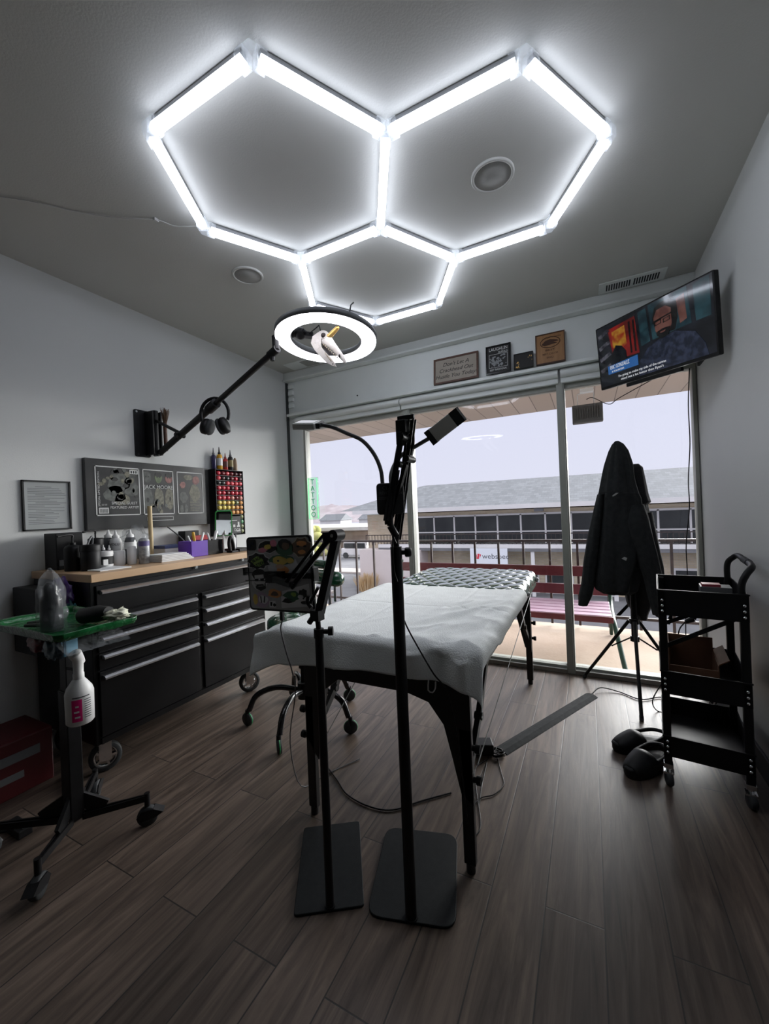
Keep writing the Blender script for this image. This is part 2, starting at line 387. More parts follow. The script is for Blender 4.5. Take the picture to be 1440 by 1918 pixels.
# floodlight under the overhang
c = AY(1100, 775, 3.7)
t = thing('floodlight', 'grey finned floodlight hanging under the roof overhang outside the right window', 'lamp', c)
MB().cbox(c, (.225, .06, .15)).build('body', mat('floodlight_grey', (.10, .10, .10), .6), t, bev=.006)
mb = MB()
for i in range(11): mb.cbox(c+V((-.09+i*.018, -.034, 0)), (.006, .012, .09))
mb.build('cooling_fins', MATS['floodlight_grey'], t)
MB().tube([c+V((-.07, 0, .07)), c+V((-.07, 0, .17)), c+V((.05, 0, .19)), c+V((.05, 0, .07))], .005, 6).cbox(c+V((0, 0, .19)), (.10, .06, .03)).cyl(c+V((0, 0, .19)), (c.x, c.y, 2.18), .008, 8).build('bracket', WHITE, t)
# opposite building
BRK = brick_mat('cream_brick', (.52, .42, .29), (.62, .52, .38), (.5, .45, .38), .3, .1, .012)
SHG = brick_mat('grey_roof_shingles', (.15, .158, .17), (.20, .21, .225), (.12, .13, .14), .3, .13, .006)
BW = noisy('building_white_trim', (.68, .66, .66), (.74, .72, .72), 1, .7)
PAN = noisy('dark_window_panes', (.018, .02, .023), (.045, .05, .052), .5, .3, spec=.3)
ASPH = noisy('asphalt', (.14, .14, .15), (.18, .18, .19), 1, .9)
BAND = noisy('grey_slab_band', (.16, .16, .17), (.2, .2, .21), 1, .8)
FY = 26.0
bt = thing('office_building', 'two-storey cream brick building with grey shingle roof across the car park', 'building', (-4, FY, -4.2))
gz = -4.2
MB().box((-14.7, FY, gz), (16, FY+9, .95)).build('wall', BRK, bt)
MB().box((-15.2, FY-1.3, 1.02), (16.5, FY-1.05, 1.28)).box((-15.2, FY-1.05, 1.02), (16.5, FY+9.5, 1.1)).build('eave_fascia', BW, bt)
mb = MB(); zE, zR = 1.28, 3.05
a0, a1, b0, b1 = V((-16.3, FY-1.3, zE)), V((16.5, FY-1.3, zE)), V((-16.3, FY+9.5, zE)), V((16.5, FY+9.5, zE)); r0, r1 = V((-11.4, FY+3.3, zR)), V((16.5, FY+3.3, zR))
mb.add([a0, a1, r1, r0, b0, b1], [(0, 1, 2, 3), (4, 0, 3), (5, 4, 3, 2), (1, 5, 2), (0, 4, 5, 1)])
mb.build('roof', SHG, bt)
# upper window band
xs = [-10.9+i*1.42 for i in range(19)]
for i, x in enumerate(xs[:-1]):
    f = MB().box((x, FY-.09, -1.15), (x+.10, FY-.02, .66)).box((x, FY-.09, .60), (x+1.42, FY-.02, .72)).box((x, FY-.08, -.46), (x+1.42, FY-.02, -.38)).build('window_frame', BW, bt)
    MB().box((x+.10, FY-.04, -1.15), (x+1.42, FY-.015, .60)).build('pane', PAN, f)
MB().box((-13.2, FY-1.25, -1.55), (16.5, FY, -1.18)).build('balcony_slab', BAND, bt)
MB().box((-13.2, FY-1.27, -1.36), (16.5, FY-1.25, -1.12)).build('slab_fascia', BW, bt)
mb = MB().box((-14.2, FY-1.24, -.52), (16.5, FY-1.2, -.46))
x = -14.2
while x < 16.4: mb.box((x, FY-1.24, -1.2), (x+.025, FY-1.2, -.5)); x += .24
q = mb.build('balcony_railing', RAILM, bt)
MB().box((-14.6, FY-1.5, gz), (-10.0, FY-.01, -1.5)).build('stair_enclosure', noisy('pinkish_stucco', (.66, .58, .56), (.72, .64, .62), 1, .8), bt)
for i, x in enumerate((-9.7, -6.6, -4.3, -2.4, -.2, 1.9, 4.0, 6.4, 9)):
    f = MB().box((x-.06, FY-.06, -4.2), (x+1.5, FY-.01, -2.5)).build('ground_window_frame', BW, bt)
    MB().box((x+.04, FY-.08, -4.1), (x+1.4, FY-.05, -2.62)).build('pane', PAN, f)
for x in (-3.1, 1.1, 5.2): MB().box((x, FY-1.2, gz), (x+.2, FY-1.0, -1.55)).build('pillar', BW, bt)
t = thing('hanging_sign', 'white sign with red mark and grey word on the building across the car park', 'sign', (-5.8, FY-1.3, -2.1))
a = AY(880, 1027, FY-1.4); b = AY(951, 1058, FY-1.4)
MB().box((a.x, FY-1.42, b.z), (b.x, FY-1.36, a.z)).build('sign_board', mat('sign_white', (.8, .82, .88), .5), t)
mb = MB(); Mf = frame(((a.x+b.x)/2+.42, FY-1.425, (a.z+b.z)/2), (1, 0, 0), (0, 0, 1)); add_text(mb, 'webspec', .46, Mf); mb.build('lettering', mat('sign_grey_ink', (.12, .12, .14), .6), t)
mb = MB(); Mf = frame((a.x+.48, FY-1.425, (a.z+b.z)/2), (1, 0, 0), (0, 0, 1))
mb.prism([(-.2, .16), (-.08, .16), (.0, -.16), (-.1, -.16)], .004, Mf).prism([(-.02, .16), (.1, .16), (.06, -.16), (.0, -.16)], .004, Mf).prism([(.12, .16), (.2, .1), (.12, -.1)], .004, Mf)
mb.build('logo_mark', mat('sign_red', (.7, .02, .05), .5), t)
# lamp fixture on the building
t = MB().box((AY(1008, 953, FY-1.0).x-.25, FY-1.0, .78), (AY(1008, 953, FY-1.0).x+.25, FY-.6, .98)).build('wall_lamp', BAND, None); tag(t, 'small dark lamp under the eave of the brick building', 'lamp')
# ground
stn('trim_9', MB().box((-160, 4.7, -4.3), (120, 160, -4.2)), ASPH, 'grey asphalt car park and street below the walkway')
YLN = mat('yellow_road_paint', (.65, .5, .15), .8)
for k, (px, lab) in enumerate(((1052, 'yellow parking line seen behind the bench seat, beside the window mullion'), (1165, 'yellow parking line seen below the hanging hoodie'), (1262, 'yellow parking line seen through the shelves of the black trolley'))):
    a = AZ(px, 1145, -4.2); d = V((.25 if k else -.35, 1, 0)).normalized()*2.6; n = V((d.y, -d.x, 0)).normalized()*.09
    o = MB().add([a-n-d, a+n-d, a+n+d, a-n+d], [(0, 1, 2, 3)]).build('parking_line', YLN); tag(o, lab, 'road marking', 'parking lines')
o = MB().box((-30, 20.5, -4.2), (-15.5, 22.5, -4.05)).box((-60, 30, -4.2), (-15.5, 32, -4.06)).build('sidewalk', noisy('pale_sidewalk', (.5, .44, .4), (.56, .5, .46), 1, .9)); tag(o, 'pale concrete sidewalks beside the street at far left', 'sidewalk')
# far low building, van, trees, hills
t = thing('warehouse', 'low brown fenced building with pale flat roof beyond the street', 'building', (-30, 46, gz))
MB().box((-46, 46, gz), (-25.3, 60, -1.2)).build('wall', noisy('brown_fence_boards', (.17, .125, .10), (.22, .17, .14), 1, .9), t)
MB().box((-47, 45.5, -1.2), (-25, 61, -.75)).build('roof', noisy('weathered_roof', (.42, .40, .39), (.5, .48, .47), 1, .8), t)
HILL = noisy('hazy_bare_woods', (.26, .22, .235), (.36, .32, .335), .12, 1)
mb = MB()
def hill(u, v):
    x = -330+u*500; return V((x, 190+v*40, -4.2+v*(11+5*noise.noise(V((x*.02, 0, 3)))+2.2*noise.noise(V((x*.2, 2, 0)))) ))
mb.grid(hill, 160, 6); o = mb.build('hills', HILL); o['kind'] = 'structure'
LEAF = noisy('yellow_green_foliage', (.26, .28, .07), (.45, .42, .16), 1.2, .9)
def bush(name, c, r, label, m=LEAF, cat='shrub', n=26):
    t = thing(name, label, cat, (c[0], c[1], gz)); mb = MB()
    for i in range(n):
        a = random.random()*2*pi; b = random.random()*.9; q = V((cos(a)*b*r[0], sin(a)*b*r[1], gz-c[2]+random.random()*1.6*r[2]*(1-b*.5)+r[2]*.1))
        rr = r[2]*(.28+.2*random.random()); mb.ell(V(c)+q, (rr, rr, rr*.8), 8, n=5)
    mb.build('foliage', m, t); MB().cyl((c[0], c[1], gz), (c[0], c[1], gz+r[2]*.7), .12, 8).build('trunk', HAIR, t)
_b = AY(590, 1000, 42); bush('shrub', (_b.x, 42, gz), (2.6, 2.2, 2.3), 'yellow-green leafing tree beside the warehouse, at the left window edge', cat='tree')
bush('shrub', (-27, 43.0, gz), (2.4, .8, .38), 'low olive bush in front of the brown warehouse', cat='shrub', n=14)
o = thing('dry_grass_clump', 'tan dry grass clump against the pale stair enclosure', 'plant', (-13.6, 23.6, gz))
mb = MB()
for i in range(150):
    a = random.random()*2*pi; r = random.random()*.6; mb.tube([(-13.6+r*cos(a), 23.6+r*sin(a)*.8, gz), (-13.6+1.8*r*cos(a), 23.6+1.2*r*sin(a), gz+.7+random.random()*.5)], [.05, .015], 4)
mb.build('blades', noisy('straw', (.55, .38, .2), (.62, .46, .28), 2, .9), o)
HOUS2 = [(-66, 95, 7, 'small pale house at the foot of the far hills, left'), (-54, 96, 6, 'small pale house at the foot of the far hills, middle'), (-44, 98, 7, 'small pale house at the foot of the far hills, right')]
for x, y, w, lab in HOUS2:
    t = thing('house', lab, 'building', (x, y, gz), 'far houses below the hills')
    MB().box((x-w/2, y, gz), (x+w/2, y+6, -.8)).build('wall', BW, t)
    MB().add([(x-w/2-.4, y-.4, -.8), (x+w/2+.4, y-.4, -.8), (x+w/2+.4, y+6.4, -.8), (x-w/2-.4, y+6.4, -.8), (x-w/2, y+3, 1.0), (x+w/2, y+3, 1.0)], [(0, 1, 5, 4), (2, 3, 4, 5), (0, 4, 3), (1, 2, 5), (0, 3, 2, 1)]).build('roof', SHG, t)
_vx = AY(668, 1040, 40).x+31.5; t = thing('parked_van', 'white van parked in front of the far low building', 'car', (-31.5+_vx, 41, gz))
MB().box((-33.7+_vx, 40, -3.9), (-29.3+_vx, 42, -3.0)).box((-33.4+_vx, 40.1, -3.0), (-30.2+_vx, 41.9, -2.25)).build('body', BW, t, bev=.15)
MB().box((-33.2+_vx, 39.98, -2.95), (-30.4+_vx, 40.1, -2.4)).build('windows', PAN, t)
for x in (-33+_vx, -30.2+_vx): MB().cyl((x, 39.9, -3.85), (x, 40.1, -3.85), .35, 14).build('wheel', DGREY, t)
t = thing('stone_planter', 'low pale stone kerb with rubble below the walkway, behind the hoodie', 'planter', (1.2, 15, gz))
MB().box((-1.5, 13.2, gz), (5, 14.2, -3.95)).build('kerb', DECK, t); mb = MB()
for i in range(24): mb.ell((-1+random.random()*5.5, 15+random.random()*1.6, gz+.12), (.3+.3*random.random(), .3, .22), 7, n=5)
mb.build('rubble', noisy('grey_stones', (.22, .22, .22), (.4, .4, .4), 1, .9), t)
# neon TATTOO sign on the window
a = AY(574, 897, 3.0); b = AY(597, 971, 3.0)
c = V(((a.x+b.x)/2+.005, 3.0, (a.z+b.z)/2)); h = (a.z-b.z); w = .10
t = thing('neon_sign', 'narrow green neon TATTOO sign hanging inside the left window', 'sign', c)
MB().cbox(c+V((0, .012, 0)), (w+.02, .004, h+.02)).build('backing', mat('clear_green_acrylic', (.55, .9, .7), .1, alpha=.25), t)
mb = MB(); mb.tube([c+V((x, 0, z)) for x, z in ((-w/2, -h/2), (w/2, -h/2), (w/2, h/2), (-w/2, h/2))], .003, 6, closed=True)
mb.build('border_tube', NEON, t)
mb = MB()
for i, ch in enumerate('TATTOO'):
    add_text(mb, ch, .066, frame(c+V((0, 0, h/2-.035-i*(h-.06)/5.2)), (1, 0, 0), (0, 0, 1)), ext=.002)
mb.build('lettering', mat('green_neon_letters', (.05, .4, .2), .4, emit=(.02, .25, .10), es=.5), t)
# ================================================================== CEILING FIXTURES
HXC = V((-.80673, 1.66296, 0)); HA = radians(30)-.0027; SD = .46; s3 = sqrt(3)/2
HP = {'A': (-s3, -1.5), 'B': (-2*s3, -1), 'C': (-2*s3, 0), 'D': (-s3, .5), 'E': (0, 0), 'F': (0, -1), 'G': (s3, -1.5), 'H': (2*s3, -1), 'I': (2*s3, 0), 'J': (s3, .5), 'K': (s3, 1.5), 'L': (0, 2), 'M': (-s3, 1.5)}
def hxp(k, z):
    x, y = HP[k]; return V((HXC.x+SD*(x*cos(HA)-y*sin(HA)), HXC.y+SD*(x*sin(HA)+y*cos(HA)), z))
t = thing('hexagon_ceiling_light', 'white LED tube light of three joined hexagons on the ceiling', 'light', (HXC.x, HXC.y, CZ))
for e in ('AB', 'BC', 'CD', 'DE', 'EF', 'FA', 'FG', 'GH', 'HI', 'IJ', 'JE', 'JK', 'KL', 'LM', 'MD'):
    a = hxp(e[0], 0); b = hxp(e[1], 0); d = (b-a).normalized(); a = a+d*.026; b = b-d*.026
    z = CZ-.014
    h = MB().bar(a+V((0, 0, z)), b+V((0, 0, z)), .024, .020).build('tube_housing', HOUS, t, bev=.002)
    # D-shaped diffuser
    n = d.cross(V((0, 0, 1))).normalized(); prof = [(-.0155, 0), (-.017, -.010), (-.0155, -.021), (-.009, -.028), (0, -.030), (.009, -.028), (.0155, -.021), (.017, -.010), (.0155, 0)]
    vs = [p+n*u+V((0, 0, CZ-.024+w)) for p in (a, b) for u, w in prof]; k = len(prof)
    mb = MB(); mb.add(vs, [(i, (i+1) % k, k+(i+1) % k, k+i) for i in range(k)], sm=False); mb.add(vs[:k], [tuple(range(k))]); mb.add(vs[k:], [tuple(range(k))[::-1]])
    mb.build('diffuser', DIFF, h)
for k in HP:
    c = hxp(k, 0); mb = MB()
    mb.lathe([(.020, CZ-.052), (.024, CZ-.048), (.024, CZ-.012), (.018, CZ-.002)], c, seg=6)
    for e in ('AB', 'BC', 'CD', 'DE', 'EF', 'FA', 'FG', 'GH', 'HI', 'IJ', 'JE', 'JK', 'KL', 'LM', 'MD'):
        if k in e:
            d = (hxp(e[1-e.index(k)], 0)-c).normalized(); mb.bar(c+d*.012+V((0, 0, CZ-.03)), c+d*.045+V((0, 0, CZ-.03)), .038, .046)
    mb.build('clear_connector', GLASSY, t)
o = MB().tube(bez([hxp('C', CZ-.02), AZ(330, 424, CZ-.01), AZ(292, 412, CZ-.005), AZ(220, 408, CZ-.008), AZ(140, 396, CZ-.004), AZ(60, 378, CZ-.006), AZ(-60, 360, CZ-.004)], 40), .0025, 6).cbox(AZ(292, 412, CZ-.006), (.012, .02, .012)).build('ceiling_cable', CORDW)
tag(o, 'thin white cord clipped along the ceiling left of the hexagon light', 'cord')
SPK = noisy('speaker_grille', (.36, .36, .34), (.39, .39, .37), 300, .8)
for (x, y, r, lab) in ((-.296, 1.668, .085, 'round ceiling speaker inside the right hexagon of the light'), (-1.636, 1.659, .083, 'round ceiling speaker near the left wall, left of the hexagons')):
    t = thing('ceiling_speaker', lab, 'speaker', (x, y, CZ), 'round ceiling speakers')
    MB().lathe([(r, 0), (r, -.006), (r-.004, -.010), (r-.012, -.008), (r-.013, -.003)], (x, y, CZ-.0), seg=40).build('rim', CEILP, t)
    MB().lathe([(r-.012, -.002), (r-.012, -.006), (.001, -.006)], (x, y, CZ), seg=40).build('grille', SPK, t)
# vent
t = thing('ceiling_vent', 'white slotted ceiling vent above the television', 'vent', (.28, 2.9, CZ))
mb = MB().box((.11, 2.815, CZ-.008), (.46, 2.95, CZ)); mb.build('frame', TRIM, t, bev=.003)
mb = MB()
for i in range(20):
    x = .15+i*.0135+(.012 if i > 9 else 0)
    mb.box((x, 2.845, CZ-.0095), (x+.0075, 2.92, CZ-.0078))
mb.build('slots', mat('vent_slot_dark', (.01, .012, .012), .8), t)
t = thing('ceiling_vent', 'flat pale ceiling vent partly hidden behind the ring light', 'vent', AZ(575, 680, CZ))
c = AZ(560, 683, CZ); MB().box((c.x-.12, c.y-.08, CZ-.006), (c.x+.2, c.y+.08, CZ)).build('frame', TRIM, t, bev=.002)
MB().box((c.x+.05, c.y-.06, CZ-.009), (c.x+.18, c.y+.06, CZ-.006)).build('grille', SPK, t)

# ================================================================== SHELF ITEMS
def tilt_frame(x0, x1, z0, h, y=2.975, lean=.12):
    return Matrix.Translation(((x0+x1)/2, y, z0)) @ Matrix.Rotation(radians(90)-lean, 4, 'X')
LZ = 2.125
def pic(name, label, cat, x0, x1, h, fm, im, fr=.012, th=.014):
    w = x1-x0; M = tilt_frame(x0, x1, LZ+.002, h); t = thing(name, label, cat, M.translation)
    mb = MB(); mb.X = M
    for lo, hi in (((-w/2, 0, 0), (w/2, fr, th)), ((-w/2, h-fr, 0), (w/2, h, th)), ((-w/2, fr, 0), (-w/2+fr, h-fr, th)), ((w/2-fr, fr, 0), (w/2, h-fr, th))): mb.box(lo, hi)
    if fr: mb.build('frame', fm, t, bev=.0015)
    mb = MB(); mb.X = M; mb.box((-w/2+fr, fr, .001), (w/2-fr, h-fr, th*.6)); pl = mb.build('panel', im, t)
    return t, M @ Matrix.Translation((0, 0, th*.6+.0004)), w, h, pl
t, M, w, h, p = pic('framed_sign', 'cream sign with black script in a dark wood frame, leftmost on the ledge', 'sign', -1.035, -.685, .205, WOODF, KRAFT, .014)
mb = MB()
for i, s in enumerate(("Don't Let A", "Crackhead Out", "Hustle You Today!")):
    add_text(mb, s, .042, M @ Matrix.Translation((.0, .148-i*.047, 0)), shear=.3)
mb.build('script', INKBLK, t)
t, M, w, h, p = pic('award_plaque', 'black plaque with white print, second from left on the ledge', 'plaque', -.63, -.452, .215, BLACKG, INKBLK, .010)
mb = MB(); add_text(mb, 'LAUGHLIN', .034, M @ Matrix.Translation((0, .185, 0)), width=.13); add_text(mb, 'BUFFALO', .020, M @ Matrix.Translation((.035, .158, 0)), width=.065)
add_text(mb, 'BEST TRADITIONAL', .018, M @ Matrix.Translation((0, .030, 0)), width=.12)
mb.build('lettering', WHITE, t)
mb = MB(); ro = random.Random(3)
for i in range(46):
    x, y = ro.uniform(-.058, .058), ro.uniform(.05, .14); s = ro.uniform(.004, .013)
    mb.prism([(x+s*cos(a)*ro.uniform(.5, 1.2), y+s*sin(a)*ro.uniform(.5, 1.2)) for a in [k*pi/3 for k in range(6)]], .0004, M)
mb.build('illustration', mat('plaque_grey_print', (.30, .31, .32), .6), t)
mb = MB()
for a, b in (((-.066, .046), (.066, .048)), ((-.066, .146), (.066, .148)), ((-.066, .046), (-.064, .148)), ((.064, .046), (.066, .148))): mb.box((a[0], a[1], 0), (b[0], b[1], .0006), M=M)
mb.build('border_line', WHITE, t)
t, M, w, h, p = pic('award_plaque', 'small black card with gold flecks, between the white-print plaque and wooden plaque', 'plaque', -.432, -.302, .112, INKBLK, INKBLK, .002, .02)
mb = MB()
for i in range(20):
    x = ro.choice((-1, 1))*ro.uniform(.028, .055); y = ro.uniform(.006, .05)+(.045 if x > 0 else 0)
    s = ro.uniform(.003, .007); mb.prism([(x, y), (x+s, y+s*.3), (x+s*.8, y+s*1.8), (x-s*.2, y+s)], .0004, M)
mb.build('gold_flecks', GOLD, t)
t, M, w, h, p = pic('award_plaque', 'light wooden plaque with dark carved oval, nearest the television on the ledge', 'plaque', -.285, -.098, .215, WOODF, PLAQUE, .006, .02)
mb = MB(); cc = V((0, .15, 0))
mb.tube([M @ (cc+V((.062*cos(a), .038*sin(a), .001))) for a in [i*2*pi/28 for i in range(28)]], .0022, 5, closed=True)
mb.prism([(-.055, .14), (-.03, .165), (.0, .172), (.045, .16), (.055, .15), (.02, .148), (.05, .138), (.0, .132), (-.035, .128)], .0006, M)
for i in range(4): mb.tube([M @ V((-.05+i*.03, .176+.004*i, .001)), M @ V((-.02+i*.03, .190-.002*i, .001))], .0012, 4)
add_text(mb, 'BEST', .018, M @ Matrix.Translation((0, .095, 0)), width=.06)
for i, s in enumerate(('BEST COLOR', 'SMALL')): add_text(mb, s, .017, M @ Matrix.Translation((0, .068-i*.026, 0)))
mb.build('carving', mat('burnt_wood', (.06, .025, .012), .7), t)

# ================================================================== TELEVISION
def eul(rz, rx, ry): return Matrix.Rotation(rz, 4, 'Z') @ Matrix.Rotation(rx, 4, 'X') @ Matrix.Rotation(ry, 4, 'Y')
tc_ = O+(V((.326, 2.627, 2.042))-O)*.985
MT = Matrix.Translation(tc_) @ eul(radians(-50.8), radians(7.6), radians(4.2)) @ Matrix.Rotation(radians(90), 4, 'X')
t = thing('television', 'wall-mounted flat television tilted in the upper right corner', 'television', tc_)
w, h = .719, .374
mb = MB(); mb.X = MT; mb.prism(rrect(w, h, .006), -.028); mb.build('case', BLACKP, t, bev=.002)
def tvm(n, c, e=.6):
    M = mat('screen_'+n, (.003, .003, .003), .10, emit=c, es=e, coat=.6); return M
def npic(name, c1, c2, sc, e=.55):
    M = tvm(name, c1, e); N, L, b = nodes(M); tc = N.new('ShaderNodeTexCoord'); n = N.new('ShaderNodeTexNoise'); n.inputs['Scale'].default_value = sc
    r = N.new('ShaderNodeValToRGB'); r.color_ramp.elements[0].position = .4; r.color_ramp.elements[1].position = .62; r.color_ramp.elements[0].color = (*c1, 1); r.color_ramp.elements[1].color = (*c2, 1)
    L.new(tc.outputs['Object'], n.inputs[0]); L.new(n.outputs[0], r.inputs[0]); L.new(r.outputs[0], b.inputs['Emission Color']); return M
mb = MB(); mb.X = MT
mats = [npic('dark', (.002, .003, .006), (.010, .012, .02), 14), npic('red', (.10, .004, .004), (.32, .015, .012), 8), npic('yellow', (.30, .03, .01), (.5, .28, .03), 18), npic('teal', (.004, .02, .03), (.02, .07, .09), 12), npic('skin', (.10, .035, .03), (.19, .08, .065), 16), npic('shirt', (.006, .010, .025), (.03, .04, .08), 40), tvm('blue', (.03, .14, .42)), npic('grey', (.02, .02, .03), (.12, .12, .15), 30), npic('hair', (.001, .001, .001), (.006, .005, .006), 20)]
def sc(x, y): return (-w/2+w*x, h/2-h*y)
def spoly(pts, mi, z): mb.prism([sc(*p) for p in pts][::-1], .0004+z*.0004, Matrix.Identity(4), mi)
spoly([(.012, .02), (.988, .02), (.988, .96), (.012, .96)], 0, 0)
spoly([(.13, .10), (.40, .08), (.42, .62), (.17, .60)], 1, 1); spoly([(.17, .16), (.30, .14), (.31, .42), (.24, .48), (.17, .40)], 2, 2); spoly([(.16, .48), (.20, .38), (.26, .42), (.30, .52), (.30, .68), (.16, .68)], 0, 3)
for x in (.335, .375): spoly([(x, .12), (x+.018, .12), (x+.022, .58), (x+.006, .58)], 8, 2)
for i in range(4): spoly([(.02, .14+i*.18), (.13, .08+i*.18), (.15, .13+i*.18), (.03, .20+i*.18)], 7, 2)
spoly([(.43, .06), (.50, .05), (.52, .52), (.44, .55)], 3, 1); spoly([(.52, .03), (.82, .03), (.84, .50), (.54, .52)], 3, 1); spoly([(.86, .04), (.97, .03), (.97, .5), (.87, .5)], 3, 1); spoly([(.74, .12), (.80, .10), (.81, .42), (.76, .45)], 4, 2)
spoly([(.55, .24), (.57, .12), (.62, .07), (.70, .08), (.745, .16), (.745, .36), (.72, .50), (.58, .50)], 8, 2)
spoly([(.56, .24), (.59, .15), (.66, .14), (.70, .20), (.70, .40), (.67, .52), (.60, .52), (.57, .42)], 4, 3)
spoly([(.58, .44), (.63, .42), (.69, .43), (.67, .53), (.62, .55), (.59, .51)], 8, 4); spoly([(.605, .455), (.65, .45), (.645, .47), (.61, .475)], 4, 5)
spoly([(.40, .96), (.42, .74), (.50, .60), (.60, .54), (.72, .52), (.86, .62), (.92, .80), (.94, .96)], 5, 3)
spoly([(.55, .285), (.70, .255), (.70, .275), (.55, .305)], 8, 4)
for gx in (.565, .635):
    for q_ in ([(gx, .30), (gx+.055, .29), (gx+.055, .30), (gx, .31)], [(gx, .345), (gx+.055, .335), (gx+.055, .345), (gx, .355)], [(gx, .30), (gx+.008, .30), (gx+.008, .35), (gx, .35)], [(gx+.048, .29), (gx+.055, .29), (gx+.055, .34), (gx+.048, .34)]): spoly(q_, 8, 4)
spoly([(.10, .66), (.40, .64), (.40, .79), (.10, .79)], 6, 4)
mb.build('screen', mats, t)
WT = tvm('white_text', (.6, .62, .66), .8)
mb = MB(); add_text(mb, 'ERIC GONZALEZ', .030, MT @ Matrix.Translation((*sc(.125, .695), .0028)), align='LEFT', width=.14); add_text(mb, '& VOLUNTEER', .014, MT @ Matrix.Translation((*sc(.14, .76), .0028)), align='LEFT')
for i, s in enumerate(("I'm going to make my side of the canvas", "stand out a lot better than Ryan's")): add_text(mb, s, .019, MT @ Matrix.Translation((*sc(.42, .86+i*.055), .0028)), width=.31-.03*i)
mb.build('screen_lettering', WT, t)
mb = MB(); mb.X = MT; mb.cbox((.0, -h/2-.012, -.012), (.34, .022, .02)); mb.build('speaker_bar', BLACKP, t, bev=.003)
a = MT @ V((0, 0, -.03)); mb = MB(); mb.bar(a, (RX-.05, 2.80, 2.04), .03, .04).bar((RX-.05, 2.80, 2.04), (RX-.012, 2.86, 2.04), .03, .04).box((RX-.012, 2.78, 1.94), (RX, 2.94, 2.14))
mb.build('wall_bracket', BLACK, t)
pts = [MT @ V((.02, -h/2-.01, -.03)), AY(1160, 745, 2.85), AY(1140, 757, 2.9), AY(1110, 745, 2.95), AY(1098, 748, 2.97)]
o = MB().tube(bez(pts, 24), .0025, 6).build('cable', BLACKP); tag(o, 'thin black cable looping below the television toward the window', 'cord')
pts = [AY(1291, 690, 2.9), AY(1289, 760, 2.93), AY(1292, 830, 2.93), AY(1289, 900, 2.93), AY(1291, 950, 2.93), AY(1285, 1020, 2.93), AY(1287, 1080, 2.93), AY(1284, 1180, 2.93), AY(1290, 1290, 2.90)]
pts = [V((min(p.x, RX-.008), p.y, max(p.z, .01))) for p in pts]
o = MB().tube(bez(pts, 48), .003, 6).build('cable', BLACKP); tag(o, 'black cable hanging down beside the right wall from the television', 'cord')

# ================================================================== LEFT WALL
def wallframe(yc, zc): return frame((LX, yc, zc), (0, 1, 0), (0, 0, 1)) # x -> +Y, y -> up, z -> +X
# licence frame
Mw = wallframe(1.065, 1.268); t = thing('framed_certificate', 'thin black framed sheet of small print, left of the large poster', 'picture', (LX, 1.065, 1.268))
mb = MB(); mb.X = Mw; w, h = .21, .258
for lo, hi in (((-w/2, -h/2, 0), (w/2, -h/2+.007, .014)), ((-w/2, h/2-.007, 0), (w/2, h/2, .014)), ((-w/2, -h/2, 0), (-w/2+.007, h/2, .014)), ((w/2-.007, -h/2, 0), (w/2, h/2, .014))): mb.box(lo, hi)
mb.build('frame', INKBLK, t)
mb = MB(); mb.X = Mw; mb.box((-w/2+.006, -h/2+.006, 0), (w/2-.006, h/2-.006, .006)); mb.build('document', noisy('document_paper', (.36, .38, .38), (.4, .42, .42), 6, .6), t)
mb = MB(); mb.X = Mw; ro = random.Random(5); y = .095
for i in range(24):
    l = ro.uniform(.09, .165) if i % 6 else .07; x0 = -.082 if i % 5 else -.05
    mb.box((x0, y, .006), (min(x0+l, .085), y+.0022, .0068)); y -= .0083
mb.build('printed_lines', GREY, t)
# poster
Y0, Y1, Z0, Z1 = 1.235, 2.052, 1.125, 1.535
Mw = frame((LX, (Y0+Y1)/2, (Z0+Z1)/2), (0, 1, 0), (0, 0, 1)); t = thing('poster_board', 'large black mounted poster with three white-bordered panels on the left wall', 'poster', (LX, (Y0+Y1)/2, (Z0+Z1)/2))
w, h = Y1-Y0, Z1-Z0
mb = MB(); mb.X = Mw; mb.box((-w/2, -h/2, 0), (w/2, h/2, .03)); mb.build('board', noisy('poster_charcoal', (.030, .032, .033), (.05, .05, .05), 5, .3), t, bev=.002)
PA = [(-.36, -.105, .30), (-.085, .125, .30), (.150, .355, .30)]
PRW = mat('poster_white_ink', (.62, .63, .62), .5)
pb = MB(); pb.X = Mw; tx = MB(); art = MB(); art.X = Mw
ro = random.Random(11)
for (x0, x1, hh) in PA:
    y0, y1 = -.125, .165
    for lo, hi in (((x0, y0), (x1, y0+.006)), ((x0, y1-.006), (x1, y1)), ((x0, y0), (x0+.006, y1)), ((x1-.006, y0), (x1, y1))): pb.box((*lo, .030), (*hi, .0318))
for lo, hi in (((-.065, -.165), (.115, -.162)), ((-.065, -.142), (.115, -.139)), ((-.065, -.165), (-.062, -.139)), ((.112, -.165), (.115, -.139))): pb.box((*lo, .03), (*hi, .0318))
pb.box((-.345, -.112, .030), (-.292, -.078, .0315))
pb.build('panel_borders', PRW, t)
def blob(cx, cy, rx, ry, mi, z=.0306, jit=.2, n=12):
    art.prism([(cx+rx*cos(a)*ro.uniform(1-jit, 1+jit), cy+ry*sin(a)*ro.uniform(1-jit, 1+jit)) for a in [2*pi*k/n for k in range(n)]], z-.03, Matrix.Translation((0, 0, .03)), mi)
artm = [noisy('print_grey', (.05, .055, .05), (.11, .12, .11), 40, .5), noisy('print_green', (.06, .10, .04), (.14, .18, .09), 40, .5), noisy('print_rose', (.16, .06, .06), (.34, .15, .13), 40, .5), noisy('print_olive', (.09, .09, .06), (.2, .19, .14), 60, .5), mat('print_black', (.01, .01, .01), .5)]
